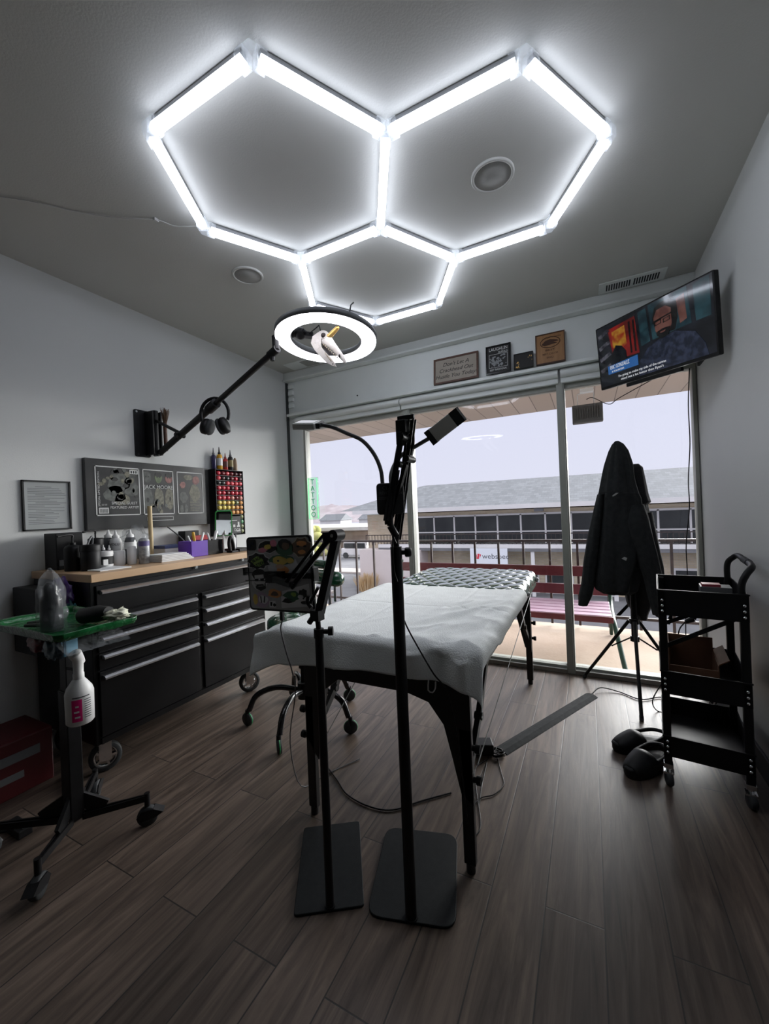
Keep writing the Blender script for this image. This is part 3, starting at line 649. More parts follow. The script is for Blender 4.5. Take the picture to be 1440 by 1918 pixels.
for cx, cy, rx, ry, mi in ((-.23, .07, .07, .06, 0), (-.25, -.0, .06, .05, 0), (-.16, .05, .04, .07, 0), (-.21, -.03, .05, .035, 3)): blob(cx, cy, rx, ry, mi)
for i in range(26): blob(ro.uniform(-.33, -.12), ro.uniform(-.02, .15), ro.uniform(.008, .02), ro.uniform(.008, .02), ro.choice((0, 3, 4)), .0312)
for cx, mi in ((-.055, 0), (.02, 1), (.092, 2)):
    blob(cx, .115, .025, .036, mi, .0308, .06); blob(cx, .0-.02, .032, .075, (0, 3, 3)[(-.055, .02, .092).index(cx)], .0306, .1)
    blob(cx, .135, .024, .016, 4 if mi else 0, .0311, .1); blob(cx-.009, .118, .005, .004, 4, .0312); blob(cx+.009, .118, .005, .004, 4, .0312)
for i in range(18): blob(ro.uniform(-.07, .11), ro.uniform(-.11, -.02), ro.uniform(.006, .014), ro.uniform(.006, .02), ro.choice((0, 3, 4)), .0312)
blob(.195, .075, .022, .024, 2); blob(.30, .11, .030, .030, 2); blob(.24, .13, .035, .02, 3); blob(.20, -.01, .028, .04, 0); blob(.29, .02, .045, .06, 3); blob(.18, -.09, .014, .03, 0); blob(.215, -.09, .014, .03, 0)
for i in range(14): art.box((.245, -.105+i*.011, .03), (.245+ro.uniform(.06, .095), -.101+i*.011, .0312), 3)
art.build('printed_art', artm, t)
Mt = Mw @ Matrix.Translation((0, 0, .0320))
add_text(tx, 'JACK MOORE', .034, Mt @ Matrix.Translation((.02, .052, 0)), width=.195)
add_text(tx, 'SPECIAL GUEST', .022, Mt @ Matrix.Translation((-.20, -.052, 0)), width=.15); add_text(tx, 'FEATURED ARTIST', .02, Mt @ Matrix.Translation((-.20, -.078, 0)), width=.165)
add_text(tx, 'SPECIAL LIMITED EDITION', .015, Mt @ Matrix.Translation((-.342, .03, 0)) @ Matrix.Rotation(pi/2, 4, 'Z'), width=.20)
add_text(tx, 'JULY 1ST', .014, Mt @ Matrix.Translation((-.315, -.062, 0)), width=.03)
tx.box((-.165, .128, .03), (-.115, .152, .0318), M=Mw)
tx.build('lettering', PRW, t)
tx = MB(); tx.X = Mw
for i in range(9): tx.box((-.34+i*.005, -.107, .0315), (-.3385+i*.005+.001*(i % 2), -.084, .032))
for i in range(3): tx.box((-.158+i*.014, .132, .0318), (-.150+i*.014, .148, .0323))
tx.build('black_marks', INKBLK, t)

# ring light on wall boom
t = thing('ring_light', 'large glowing ring light on a black boom bolted to the left wall', 'light', (LX, 1.62, 1.72))
mb = MB(); mb.prism(rrect(.10, .30, .012), .008, frame((LX, 1.585, 1.725), (0, 1, 0), (0, 0, 1))); mb.build('wall_plate', BLACK, t, bev=.001)
mb = MB(); mb.box((LX+.008, 1.60, 1.585), (LX+.09, 1.61, 1.865)).box((LX+.008, 1.655, 1.585), (LX+.09, 1.665, 1.865)).cyl((LX+.07, 1.632, 1.58), (LX+.07, 1.632, 1.87), .018, 14)
mb.build('swivel_bracket', BLACK, t, bev=.002)
mb = MB()
for y, z in ((1.55, 1.86), (1.55, 1.59), (1.62, 1.86), (1.62, 1.59)): mb.cyl((LX+.008, y, z), (LX+.012, y, z), .007, 8)
mb.build('bolts', CHROME, t)
B0, B1 = V((-2.43, 1.64, 1.60)), V((-1.235, 1.40, 1.905)); 
B1 = AY(517, 655, 1.42); Bd = (B1-B0).normalized()
Bm = B0+(B1-B0)*.55
MB().tube([B0, Bm], .019, 14).tube([Bm-Bd*.06, Bm+Bd*.02], .026, 14).build('lower_boom', BLACK, t)
MB().tube([Bm, B1], .014, 14).tube([B1-Bd*.05, B1+Bd*.01], .019, 12).cyl(B1-Bd*.03+V((0, 0, 0)), B1-Bd*.03+V((0, 0, -.035)), .010, 10).build('upper_boom', BLACK, t)
q = B0+(B1-B0)*.22
MB().tube([(LX+.07, 1.632, 1.81), q+V((0, 0, .015))], .010, 10).cyl(q+V((0, -.03, .0)), q+V((0, .03, .0)), .014, 10).tube([q+V((0, -.03, 0)), q+V((.03, -.045, -.03))], .006, 8).build('brace_rod', BLACK, t)
rc = V((-1.0422, 1.5298, 1.9601)); rn = V((-.017, -.077, -1)).normalized(); ra = rn.cross(V((0, 1, 0))).normalized(); rb = rn.cross(ra)
Mr = Matrix((ra, rb, rn)).transposed().to_4x4(); Mr.translation = rc
def ringprof(prof, seg=72):
    mb = MB(); mb.X = Mr; n = len(prof)
    vs = [(r*cos(2*pi*k/seg), r*sin(2*pi*k/seg), z) for k in range(seg) for r, z in prof]
    mb.add(vs, [(k*n+i, ((k+1) % seg)*n+i, ((k+1) % seg)*n+(i+1) % n, k*n+(i+1) % n) for k in range(seg) for i in range(n)], 0, True); return mb
ringprof([(.232, 0), (.232, -.024), (.222, -.030), (.165, -.030), (.158, -.022), (.158, 0)]).build('ring_housing', GREY, t)
ringprof([(.229, -.003), (.228, .005), (.205, .010), (.185, .010), (.163, .005), (.161, -.003)]).build('ring_diffuser', RINGD, t)
mb = MB(); mb.X = Mr; e = Mr.inverted() @ B1; ed = V((e.x, e.y, 0)).normalized()
mb.tube([e, ed*.235+V((0, 0, -.015))], .016, 10).tube([ed*.235+V((0, 0, -.02)), ed*.10+V((0, 0, -.035))], .012, 10).ell(ed*.12+V((0, 0, -.03)), .028).ell(ed*.16+V((0, 0, -.03)), (.03, .022, .018)).bar(ed*.15+V((0, 0, -.03)), ed*.06+V((0, 0, -.02)), .03, .02).cyl(ed*.09+V((.0, -.03, -.03)), ed*.09+V((0, .03, -.03)), .009, 8)
mb.build('ball_mount', BLACKP, t)
h1 = AZ(655, 583, 1.985); MB().tube([h1, h1+V((.0, .01, .03)), h1+V((.012, .015, .04))], .003, 6).build('hook', GREY, t)
# unicorn skull
sk = rc+rn*.01+V((-.0, -.0, 0))
Sx = AY(606, 640, 1.46)
t = thing('unicorn_skull', 'white horned animal skull hanging in the middle of the ring light', 'ornament', Sx)
# skull axis: from braincase (upper left) to snout (lower right)
pa = AY(597, 636, 1.46); pb_ = AY(630, 672, 1.44); dz = (pb_-pa).normalized(); vw = ray(606, 640).normalized(); sd = dz.cross(vw).normalized()
L_ = (AY(622, 686, 1.44)-AY(604, 622, 1.46)).length
mb = MB()
P0 = AY(604, 628, 1.46); P1 = AY(634, 668, 1.44); L0 = (P1-P0).length; d0 = (P1-P0).normalized(); s0 = d0.cross(vw).normalized()
if s0.x < 0: s0 = -s0
def skp(pts, y, th, mbb):
    q = [AY(px, py, y) for px, py in pts]; n = len(q); b = vw*th
    mbb.add(q+[p+b for p in q], [tuple(range(n))[::-1], tuple(range(n, 2*n))]+[(i, (i+1) % n, n+(i+1) % n, n+i) for i in range(n)])
ring = []
for (k, a, b, off) in ((-.20, .004, .004, 0), (-.14, .018, .016, 0), (0, .027, .024, 0), (.15, .028, .024, .001), (.32, .024, .020, .003), (.5, .018, .016, .006), (.75, .014, .012, .009), (1.0, .012, .010, .010), (1.25, .009, .007, .009), (1.35, .003, .003, .008)):
    ring.append((P0+d0*L0*k+s0*off, a, b))
vs = []; sg = 16
for c, a, b in ring: vs += [c+s0*(a*cos(2*pi*k/sg))+vw*(b*sin(2*pi*k/sg)) for k in range(sg)]
mb.add(vs, [(i*sg+k, i*sg+(k+1) % sg, (i+1)*sg+(k+1) % sg, (i+1)*sg+k) for i in range(len(ring)-1) for k in range(sg)], 0, True)
mb.build('cranium', BONE, t, sub=1)
mb = MB(); J1 = AY(602, 660, 1.44); J2 = AY(622, 686, 1.43)
skp([(596, 622), (603, 627), (601, 640), (602, 650), (609, 660), (618, 670), (627, 681), (631, 688), (622, 686), (611, 679), (600, 668), (589, 656), (582, 643), (585, 630)], 1.435, .006, mb)
skp([(596, 624), (603, 629), (601, 642), (603, 652), (611, 661), (621, 671), (629, 682), (620, 684), (609, 676), (598, 665), (588, 652), (584, 641), (587, 631)], 1.455, .006, mb)
mb.tube([AY(624, 682, 1.435), AY(624, 682, 1.46)], .005, 8)
mb.build('lower_jaw', BONE, t, bev=.002)
mb = MB()
for i in range(9):
    p = P0+d0*L0*(.30+i*.085)-s0*(.021-.0018*i)-vw*.012; mb.ell(p, (.0030, .0030, .0042), 6, n=4)
    p = J1+(J2-J1)*(.0+i*.085)+s0*.011-vw*.006; mb.ell(p, (.0026, .0026, .0040), 6, n=4)
mb.build('teeth', mat('ivory_teeth', (.6, .5, .36), .4), t)
mb = MB(); e = P0+d0*.006-vw*.022+s0*.002; mb.tube([e+(d0*cos(a)+s0*sin(a))*.0135 for a in [i*2*pi/14 for i in range(14)]], .003, 6, closed=True); mb.build('eye_rim', BONE, t)
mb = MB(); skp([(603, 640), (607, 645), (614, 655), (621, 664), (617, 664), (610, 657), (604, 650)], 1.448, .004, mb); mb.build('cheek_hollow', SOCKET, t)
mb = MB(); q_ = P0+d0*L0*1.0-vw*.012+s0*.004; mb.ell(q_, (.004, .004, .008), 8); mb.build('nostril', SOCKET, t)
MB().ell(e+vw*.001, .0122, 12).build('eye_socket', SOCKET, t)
mb = MB(); h0 = AY(617, 630, 1.455); h1 = AY(632, 614, 1.45); mb.lathe([(.0115, 0), (.0125, .009), (.0108, .011), (.0118, .021), (.0100, .023), (.0112, .033), (.0094, .035), (.0104, .045), (.0086, .047), (.0094, .056), (.0070, .060), (.0050, .064), (.001, .066)], h0-(h1-h0)*.1, (h1-h0), 12)
mb.build('gold_horn', GOLD, t)
MB().tube([P0-d0*.012, P0+rn*-.05+V((-.02, 0, 0)), sk+ed.x*ra*.09+ed.y*rb*.09-rn*.03], .003, 6).build('hanging_wire', BLACK, t)
# headphones on the boom
hc = B0+(B1-B0)*.55; 
t = thing('headphones', 'black over-ear headphones hanging on the ring light boom', 'headphones', hc)
hd = V((0, 0, -1)); hx_ = V((.92, .39, 0)).normalized(); yh = hx_.cross(hd)
mb = MB(); cc = hc+V((0, 0, -.05))
pts = [cc+hx_*(.078*cos(a))+V((0, 0, .085*sin(a))) for a in [radians(-25+i*230/20) for i in range(21)]]
mb.tube(pts, .0085, 10); mb.build('headband', BLACKP, t)
for s in (-1, 1):
    p = cc+hx_*(.052*s)+V((.0, 0, -.065)); ax = (hx_*s+V((0, 0, .25))).normalized()
    e = MB().lathe([(.012, -.020), (.036, -.018), (.040, -.004), (.038, .012), (.022, .020), (.001, .021)], p, ax, 20, sq=(1, 1.15)).build('ear_cup', BLACKP, t)
    MB().lathe([(.020, -.034), (.037, -.032), (.040, -.022), (.036, -.016)], p, ax, 20, sq=(1, 1.15)).build('ear_cushion', DGREY, e)
# bristle brush behind plate
t = thing('bristle_brush', 'brown bristled brush tucked behind the black wall bracket', 'brush', (-2.47, 1.70, 1.84))
mb = MB(); ro = random.Random(2)
for i in range(80):
    a = ro.random()*6.28; r = ro.random()*.022; mb.tube([(-2.46+r*cos(a)*.5, 1.70+r*sin(a)*.5, 1.80), (-2.46+1.5*r*cos(a), 1.70+1.6*r*sin(a), 1.875+ro.random()*.03)], .0012, 4)
mb.build('bristles', HAIR, t); MB().tube([(-2.46, 1.70, 1.62), (-2.46, 1.70, 1.81)], .012, 10).build('handle', WOODF, t)

# ink rack
RY0, RY1, RZ0, RZ1, RD = 2.072, 2.340, 1.028, 1.532, .080
t = thing('ink_rack', 'black wall rack holding rows of coloured ink bottles', 'rack', (LX, RY0, RZ0))
mb = MB().box((LX, RY0, RZ0), (LX+.006, RY1, RZ1)).box((LX, RY0, RZ0), (LX+RD, RY0+.006, RZ1)).box((LX, RY1-.006, RZ0), (LX+RD, RY1, RZ1)).box((LX, RY0, RZ1-.006), (LX+RD, RY1, RZ1)).box((LX, RY0, RZ0), (LX+RD, RY1, RZ0+.006))
mb.build('case', BLACKP, t, bev=.001)
NR, NC = 13, 6; rp = (RZ1-RZ0-.02)/NR; cp = (RY1-RY0-.022)/NC
for r in range(1, NR): MB().box((LX+.006, RY0+.006, RZ1-.010-r*rp), (LX+RD-.004, RY1-.006, RZ1-.0085-r*rp)).build('shelf', mat('rack_shelf_grey', (.16, .16, .17), .3), t)
CC = {'dark red': (.16, .008, .014), 'crimson': (.50, .02, .04), 'pink-red': (.66, .07, .09), 'maroon': (.06, .008, .012), 'yellow': (.72, .56, .12), 'golden': (.72, .42, .10), 'orange': (.70, .33, .10), 'salmon': (.70, .28, .22), 'black': (.02, .02, .02), 'olive': (.22, .24, .12), 'green': (.10, .28, .14)}
ROWS = [['crimson', 'dark red', 'pink-red', 'dark red', 'maroon', 'maroon'], ['pink-red', 'maroon', 'black', 'dark red', 'crimson', 'maroon'], ['black', 'black', 'pink-red', 'pink-red', 'pink-red', 'pink-red'], ['pink-red', 'crimson', 'crimson', 'maroon', 'pink-red', 'maroon'],
        ['crimson', 'crimson', 'dark red', 'crimson', 'crimson', 'crimson'], ['crimson', 'pink-red', 'crimson', 'salmon', 'dark red', 'salmon'], ['yellow', 'yellow', 'golden', 'yellow', 'olive', 'orange'], ['yellow', 'yellow', 'yellow', 'golden', 'orange', 'orange'], ['olive', 'olive', 'yellow', 'orange', 'orange', 'orange'],
        ['black', 'black', 'black', 'black', 'black', 'olive'], ['black', 'black', 'black', 'black', 'black', 'green'], ['black', 'black', 'black', 'black', 'black', 'olive'], ['black', 'black', 'black', 'black', 'black', 'olive']]
ORD = ['first', 'second', 'third', 'fourth', 'fifth', 'sixth', 'seventh', 'eighth', 'ninth', 'tenth', 'eleventh', 'twelfth', 'bottom']
proto = {}
for r in range(NR):
    for c in range(NC):
        if r >= 9 and c < 5: continue
        col = ROWS[r][c]; pos = (LX+RD-.03, RY0+.014+c*cp+cp*.5, RZ1-.010-r*rp-rp+.0185)
        lab = '%s ink bottle cap, %s from left in the %s row of the black rack' % (col, ORD[c] if c < 5 else 'last', ORD[r])
        if col not in proto:
            q = thing('ink_bottle', lab, 'ink bottle', pos, 'ink bottles in the black rack'); proto[col] = q
            MB().lathe([(.015, -.034), (.0158, -.03), (.0158, .008), (.011, .012)], pos, (1, 0, 0), 12).build('bottle', mat('ink_'+col, CC[col], .3), q)
            MB().lathe([(.0160, .012), (.0160, .026), (.0150, .029), (.001, .0295)], pos, (1, 0, 0), 14).build('cap', MATS['ink_'+col], q)
        else: dup(proto[col], pos, lab)
# stickers board over lower rack
t = thing('sticker_panel', 'black sticker-covered card over the lower part of the ink rack', 'sticker', (LX+RD+.004, 2.24, 1.10))
mb = MB().box((LX+RD+.001, RY0+.115, 1.04), (LX+RD+.005, RY1-.048, 1.175)); mb.build('card', INKBLK, t)
mb = MB(); Mx = frame((LX+RD+.0055, 2.245, 1.11), (0, 1, 0), (0, 0, 1))
for x, y, w_, h_ in ((-.04, .03, .05, .004), (.015, -.01, .016, .03), (.005, -.02, .03, .012), (-.03, -.02, .02, .02), (.0, -.055, .04, .010)): mb.box((x, y, 0), (x+w_, y+h_, .0006), M=Mx)
add_text(mb, 'DOE', .03, Mx @ Matrix.Translation((.01, -.042, 0))); mb.build('white_print', PRW, t)
o = thing('coat_hook', 'small metal hook sticking out beside the ink rack', 'hook', (LX, 2.352, 1.20)); MB().cyl((LX, 2.352, 1.205), (LX+.05, 2.352, 1.205), .006, 10).cyl((LX+.05, 2.352, 1.205), (LX+.06, 2.352, 1.205), .014, 12).build('hook_body', mat('hook_bronze', (.18, .13, .10), .4, .6), o)
# bottles on the rack
def dropper(name, label, pos, col, capc, H=.15, r=.020, band=None, tip=None):
    t = thing(name, label, 'bottle', pos); x, y, z = pos
    MB().lathe([(r*.92, 0), (r, .004), (r, H*.55), (r*.85, H*.63), (r*.45, H*.68)], pos, seg=16).build('bottle', col, t)
    MB().lathe([(r*.5, H*.66), (r*.52, H*.74), (r*.3, H*.78), (r*.12, H*.98), (r*.05, H)], pos, seg=12).build('nozzle', capc, t)
    if band: MB().lathe([(r*1.02, H*.18), (r*1.02, H*.5)], pos, seg=16).build('label_band', band, t)
    return t
zt = RZ1
dropper('ink_squeeze_bottle', 'dark violet squeeze bottle, leftmost on top of the ink rack', (LX+.03, 2.105, zt), mat('violet_ink', (.03, .025, .09), .25), GREY, .165, .018)
dropper('ink_squeeze_bottle', 'yellow squeeze bottle with white label on top of the ink rack', (LX+.04, 2.150, zt), mat('amber_ink', (.70, .36, .02), .25), INKBLK, .175, .021, band=WHITE)
dropper('ink_squeeze_bottle', 'red squeeze bottle on top of the ink rack', (LX+.04, 2.205, zt), mat('red_ink', (.45, .03, .03), .25), mat('red_cap', (.2, .02, .02), .4), .135, .018, band=mat('dark_red_label', (.12, .03, .03), .5))
dropper('ink_squeeze_bottle', 'black squeeze bottle with gold bands on top of the ink rack', (LX+.04, 2.255, zt), INKBLK, GREY, .165, .020, band=mat('gold_label', (.35, .28, .12), .5))
o = MB().lathe([(.018, 0), (.018, .05), (.012, .09), (.006, .105)], (LX+.04, 2.30, zt), seg=12).build('ink_squeeze_bottle', mat('tan_ink', (.32, .22, .14), .5)); tag(o, 'tan cone-shaped bottle, rightmost on top of the ink rack', 'bottle')

# ================================================================== TOOL CABINET
X0, XF, CY0, CY1 = LX+.03, -1.98, .985, 2.05
t = thing('tool_cabinet', 'long black steel rolling tool cabinet with silver drawer handles', 'cabinet', ((X0+XF)/2, 1.5, 0))
MB().box((X0, CY0, .165), (XF-.012, CY1, .90)).build('body', CABIN, t, bev=.003)
MB().box((X0-.01, CY0-.006, .90), (XF+.012, CY1+.006, .936)).build('wood_top', WORKT, t, bev=.003)
ym = 1.535
def drawer(y0, y1, z0, z1, hz):
    d = MB().box((XF-.012, y0, z0), (XF, y1, z1)).build('drawer', CABIN, t, bev=.002)
    a, b = y0+.012, y1-.012
    MB().prism([(0, 0), (.022, .002), (.024, .010), (.012, .018), (0, .018)], b-a, frame((XF, a, hz-.008), (1, 0, 0), (0, 0, 1)) @ Matrix.Translation((0, 0, -(b-a)))).build('handle', ALUB, d)
drawer(CY0+.02, CY1-.02, .752, .880, .850)
for y0, y1 in ((CY0+.02, ym-.015), (ym+.015, CY1-.02)):
    for z0, z1, hz in ((.662, .742, .716), (.580, .654, .636), (.500, .572, .556), (.20, .492, .464)): drawer(y0, y1, z0, z1, hz)
mb = MB().box((XF-.012, CY0+.02, .168), (XF-.002, CY1-.02, .195)); mb.build('kick_rail', CABIN, t)
mb = MB()
for y in (1.52, 1.86): mb.cyl((XF, y, .892), (XF+.004, y, .892), .009, 14)
mb.build('lock', CHROME, t)
def caster(c, r, w, parent, yaw=0, rim=CHROME, tyre=DGREY, plate=None, zt=.165):
    x, y, z = c; M = Matrix.Translation((x, y, 0)) @ Matrix.Rotation(yaw, 4, 'Z')
    def P(a, b, cc): return M @ V((a, b, cc))
    mb = MB(); mb.X = M
    mb.box((-.03, -.03, zt-.008), (.03, .03, zt)).box((-.025, w/2+.003, r*.8), (.025, w/2+.007, zt)).box((-.025, -w/2-.007, r*.8), (.025, -w/2-.003, zt)).cyl((0, -w/2-.008, r), (0, w/2+.008, r), .006, 8)
    f = mb.build('caster', plate or CHROME, parent, bev=.001)
    mb = MB(); mb.X = M; mb.lathe([(r*.72, -w/2), (r*.96, -w/2), (r, -w/2+.004), (r, w/2-.004), (r*.96, w/2), (r*.72, w/2), (r*.70, 0), (r*.72, -w/2)], (0, 0, r), (0, 1, 0), 26, cap=False); mb.build('tyre', tyre, f)
    mb = MB(); mb.X = M
    mb.tube([(r*.70*cos(a), 0, r+r*.70*sin(a)) for a in [k*2*pi/24 for k in range(24)]], w*.28, 6, closed=True)
    for k in range(5): a = k*2*pi/5; mb.bar((0, 0, r), (r*.7*cos(a), 0, r+r*.7*sin(a)), .010, w*.6, upv=(0, 1, 0))
    mb.build('wheel_rim', rim, f); return f
for (x, y, a) in ((XF-.09, CY0+.075, radians(65)), (XF-.08, CY1-.10, radians(60)), (X0+.08, CY0+.08, 0.3), (X0+.08, CY1-.08, 0.2)):
    caster((x, y, 0), .066, .032, t, a)
# ---- things on the worktop (z = .936)
WZ = .936
def WP(px, py, top=None):
    p = AZ(px, py, WZ); h = (py-top)*((p-O).dot(fw))/FPX if top else 0
    return p, h
def lab_box(name, label, cat, lo, hi, m, bev=.003, **k):
    o = MB().box(lo, hi).build(name, m, None, bev=bev, origin=((lo[0]+hi[0])/2, (lo[1]+hi[1])/2, lo[2])); tag(o, label, cat, **k); return o
t = thing('power_supply_box', 'tall black box at the far left end of the worktop', 'box', (-2.41, 1.06, WZ))
MB().box((-2.49, 1.03, WZ), (-2.37, 1.15, WZ+.185)).build('case', BLACKP, t, bev=.004); MB().box((-2.372, 1.04, WZ+.02), (-2.367, 1.14, WZ+.05)).build('panel', GREY, t)
def squat(name, label, pos, r, H, bm, cm, n='pump'):
    t = thing(name, label, 'bottle', pos)
    MB().lathe([(r*.95, 0), (r, .005), (r, H*.66), (r*.8, H*.75), (r*.35, H*.79), (r*.35, H*.83)] if n == 'cone' else [(r*.95, 0), (r, .005), (r, H*.76), (r*.8, H*.84), (r*.35, H*.88)], pos, seg=20).build('bottle', bm, t)
    x, y, z = pos
    if n == 'pump': MB().cyl((x, y, z+H*.86), (x, y, z+H*1.12), .004, 8).tube(bez([(x, y, z+H*1.10), (x, y, z+H*1.20), (x+.01, y-.03, z+H*1.22), (x+.02, y-.07, z+H*1.18)], 12), .005, 8).lathe([(.014, H*.86), (.014, H*.95)], pos, seg=12).build('pump_head', cm, t)
    elif n == 'cone': MB().lathe([(r*.62, H*.76), (r*.62, H*.84), (r*.3, H*.87), (r*.14, H*.99), (r*.05, H*1.0)], pos, seg=14).build('nozzle', cm, t)
    else: MB().lathe([(r*1.04, H*.74), (r*1.04, H*.96), (r*.98, H), (.001, H)], pos, seg=20).build('lid', cm, t)
    return t
squat('pump_bottle', 'black pump bottle in front of the tall black box on the worktop', (-2.26, 1.050, WZ), .036, .145, BLACKP, BLACKP)
squat('pump_bottle', 'black pump bottle with spout near the wall, behind the wide black bottle', (-2.42, 1.235, WZ), .036, .155, BLACKP, BLACKP)
squat('pump_bottle', 'wide black bottle with lid beside the small labelled jar', (-2.175, 1.085, WZ), .042, .125, BLACKP, BLACKP, 'lid')
squat('pump_bottle', 'second black bottle behind the wide one, left of the smoky nozzle bottle', (-2.30, 1.175, WZ), .034, .15, BLACKP, BLACKP, 'lid')
o = thing('coiled_tube', 'grey looped hose standing between the black bottles', 'hose', (-2.27, 1.12, WZ))
MB().tube(bez([(-2.235, 1.105, WZ+.006), (-2.24, 1.10, WZ+.09), (-2.25, 1.12, WZ+.145), (-2.27, 1.145, WZ+.15), (-2.28, 1.13, WZ+.006)], 20), .005, 8).build('hose', GREY, o)
ck = mat('smoky_clear_bottle', (.10, .105, .11), .15)
squat('nozzle_bottle', 'tall smoky bottle with white cone nozzle behind the small jar', (-2.37, 1.275, WZ), .033, .19, ck, WHITE, 'cone')
squat('nozzle_bottle', 'tiny clear bottle with white tip behind the small jar, left one', (-2.262, 1.19, WZ), .013, .115, ck, WHITE, 'cone')
squat('nozzle_bottle', 'tiny clear bottle with white tip behind the small jar, right one', (-2.27, 1.222, WZ), .012, .110, ck, WHITE, 'cone')
JP = V((-2.20, 1.165, WZ+.006))
t = squat('cream_jar', 'small white jar with black label on the worktop', tuple(JP), .034, .078, WHITE, WHITE, 'lid')
MB().lathe([(.0346, .012), (.0346, .052)], JP, seg=24).build('label_wrap', INKBLK, t)
MB().cbox(JP+V((.030, -.017, .024)), (.010, .022, .028)).build('label_patch', WHITE, t)
o = MB().box((-2.19, 1.055, WZ), (-2.04, 1.20, WZ+.006)).build('paper_towel', PAPER, None, bev=.002); tag(o, 'folded white towel under the small jar at the worktop edge', 'towel')
for (x, y, H, lab, bm) in ((-2.32, 1.285, .185, 'white-labelled nozzle bottle, left of the two tall ones', 'V'), (-2.255, 1.325, .187, 'pale nozzle bottle just behind the purple-banded can', 'C')):
    t = squat('nozzle_bottle', lab, (x, y, WZ), .029, H, WHITE if bm == 'V' else ck, WHITE, 'cone')
    MB().lathe([(.0296, .08), (.0296, .118)], (x, y, WZ), seg=20).build('label_wrap', WHITE, t)
    if bm == 'V':
        mb = MB(); add_text(mb, 'VOLU', .018, frame((x+.022, y-.020, WZ+.108), (.65, .76, 0), (0, 0, 1))); mb.build('lettering', INKBLK, t)
o = MB().lathe([(.029, 0), (.031, .003), (.031, .074), (.029, .076), (.001, .076)], (-2.235, 1.248, WZ), seg=24).build('white_tub', PAPER); tag(o, 'plain white cylindrical tub right of the small labelled jar', 'tub')
o = MB().lathe([(.019, 0), (.021, .003), (.021, .095), (.019, .097), (.001, .097)], (-2.185, 1.288, WZ), seg=24).build('white_tub', PAPER); tag(o, 'slim white printed cylinder beside the purple-banded can', 'tub')
CP = V((-2.15, 1.335, WZ)); t = thing('spray_can', 'silver printed can with purple band at the worktop front', 'can', CP)
MB().lathe([(.024, 0), (.026, .004), (.026, .125), (.018, .135), (.012, .137)], CP, seg=24).build('body', noisy('mottled_print', (.20, .21, .22), (.5, .51, .52), 60, .35), t)
MB().lathe([(.0266, .095), (.0266, .122)], CP, seg=24).build('band', mat('purple_band', (.13, .11, .28), .5), t); MB().lathe([(.012, .137), (.012, .155), (.008, .16), (.001, .16)], CP, seg=14).build('cap', GLASSY, t)
def blobmesh(c, r, seed, amp=.3, nu=26, nv=16, mi=0, flat=.15, fq=3):
    mb = MB(); c = V(c); r = V(r)
    def f(u, v):
        a = u*2*pi; t_ = pi*v; p = V((sin(t_)*cos(a), sin(t_)*sin(a), -cos(t_))); k = 1+amp*noise.noise(p*fq+V((seed, seed, 0))); q = V((p.x*r.x*k, p.y*r.y*k, p.z*r.z*k)); q.z = max(q.z, -r.z*(1-flat)); return c+q
    mb.grid(f, nu, nv, wrap=True); return mb
t = thing('plastic_bag', 'crumpled clear and silver plastic bag behind the silver can', 'bag', (-2.40, 1.45, WZ))
blobmesh((-2.40, 1.44, WZ+.092), (.07, .085, .10), 4, .5).build('bag_film', CLEARW, t)
MB().ell((-2.40, 1.44, WZ+.055), (.045, .06, .05)).build('contents', GREY, t)
DP = AX(283, 1018, -2.34)
t = thing('wooden_dowel', 'pale wooden stick standing upright in front of the poster', 'stick', (DP.x, DP.y, WZ))
MB().cyl((DP.x, DP.y, WZ), (DP.x, DP.y, AX(283, 948, DP.x).z), .0125, 16).build('stick', noisy('pale_wood', (.55, .42, .22), (.62, .48, .27), 5, .5, stretch=(1, 1, .1)), t)
mb = MB()
for i in range(5):
    z = WZ+i*.0085; mb.cbox((-2.14+.004*i, 1.475-.006*i, z+.0040), (.15-.006*i, .20-.012*i, .0076))
o = mb.build('towel_stack', PAPER, None, bev=.002, origin=(-2.14, 1.475, WZ)); tag(o, 'stack of folded white paper towels on the middle of the worktop', 'towels')
t = thing('wipes_pack', 'pale box with blue band behind the towel stack', 'box', (-2.33, 1.63, WZ))
MB().box((-2.42, 1.555, WZ), (-2.30, 1.70, WZ+.07)).build('box', WHITE, t, bev=.004); MB().box((-2.422, 1.553, WZ+.055), (-2.298, 1.702, WZ+.073)).build('band', mat('navy_band', (.05, .07, .18), .5), t)
def bin_(name, label, lo, hi, m):
    t = thing(name, label, 'bin', ((lo[0]+hi[0])/2, (lo[1]+hi[1])/2, lo[2])); x0, y0, z0 = lo; x1, y1, z1 = hi; w = .003
    MB().box((x0, y0, z0), (x1, y1, z0+w)).box((x0, y0, z0), (x0+w, y1, z1)).box((x1-w, y0, z0), (x1, y1, z1)).box((x0, y0, z0), (x1, y0+w, z1)).box((x0, y1-w, z0), (x1, y1, z1)).build('walls', m, t, bev=.001); return t
bin_('storage_bin', 'glossy purple open bin on the worktop', (-2.24, 1.600, WZ), (-2.12, 1.718, WZ+.095), PURPLE)
bin_('storage_bin', 'glossy black open bin right of the purple bin', (-2.25, 1.724, WZ), (-2.13, 1.84, WZ+.092), BLACKG)
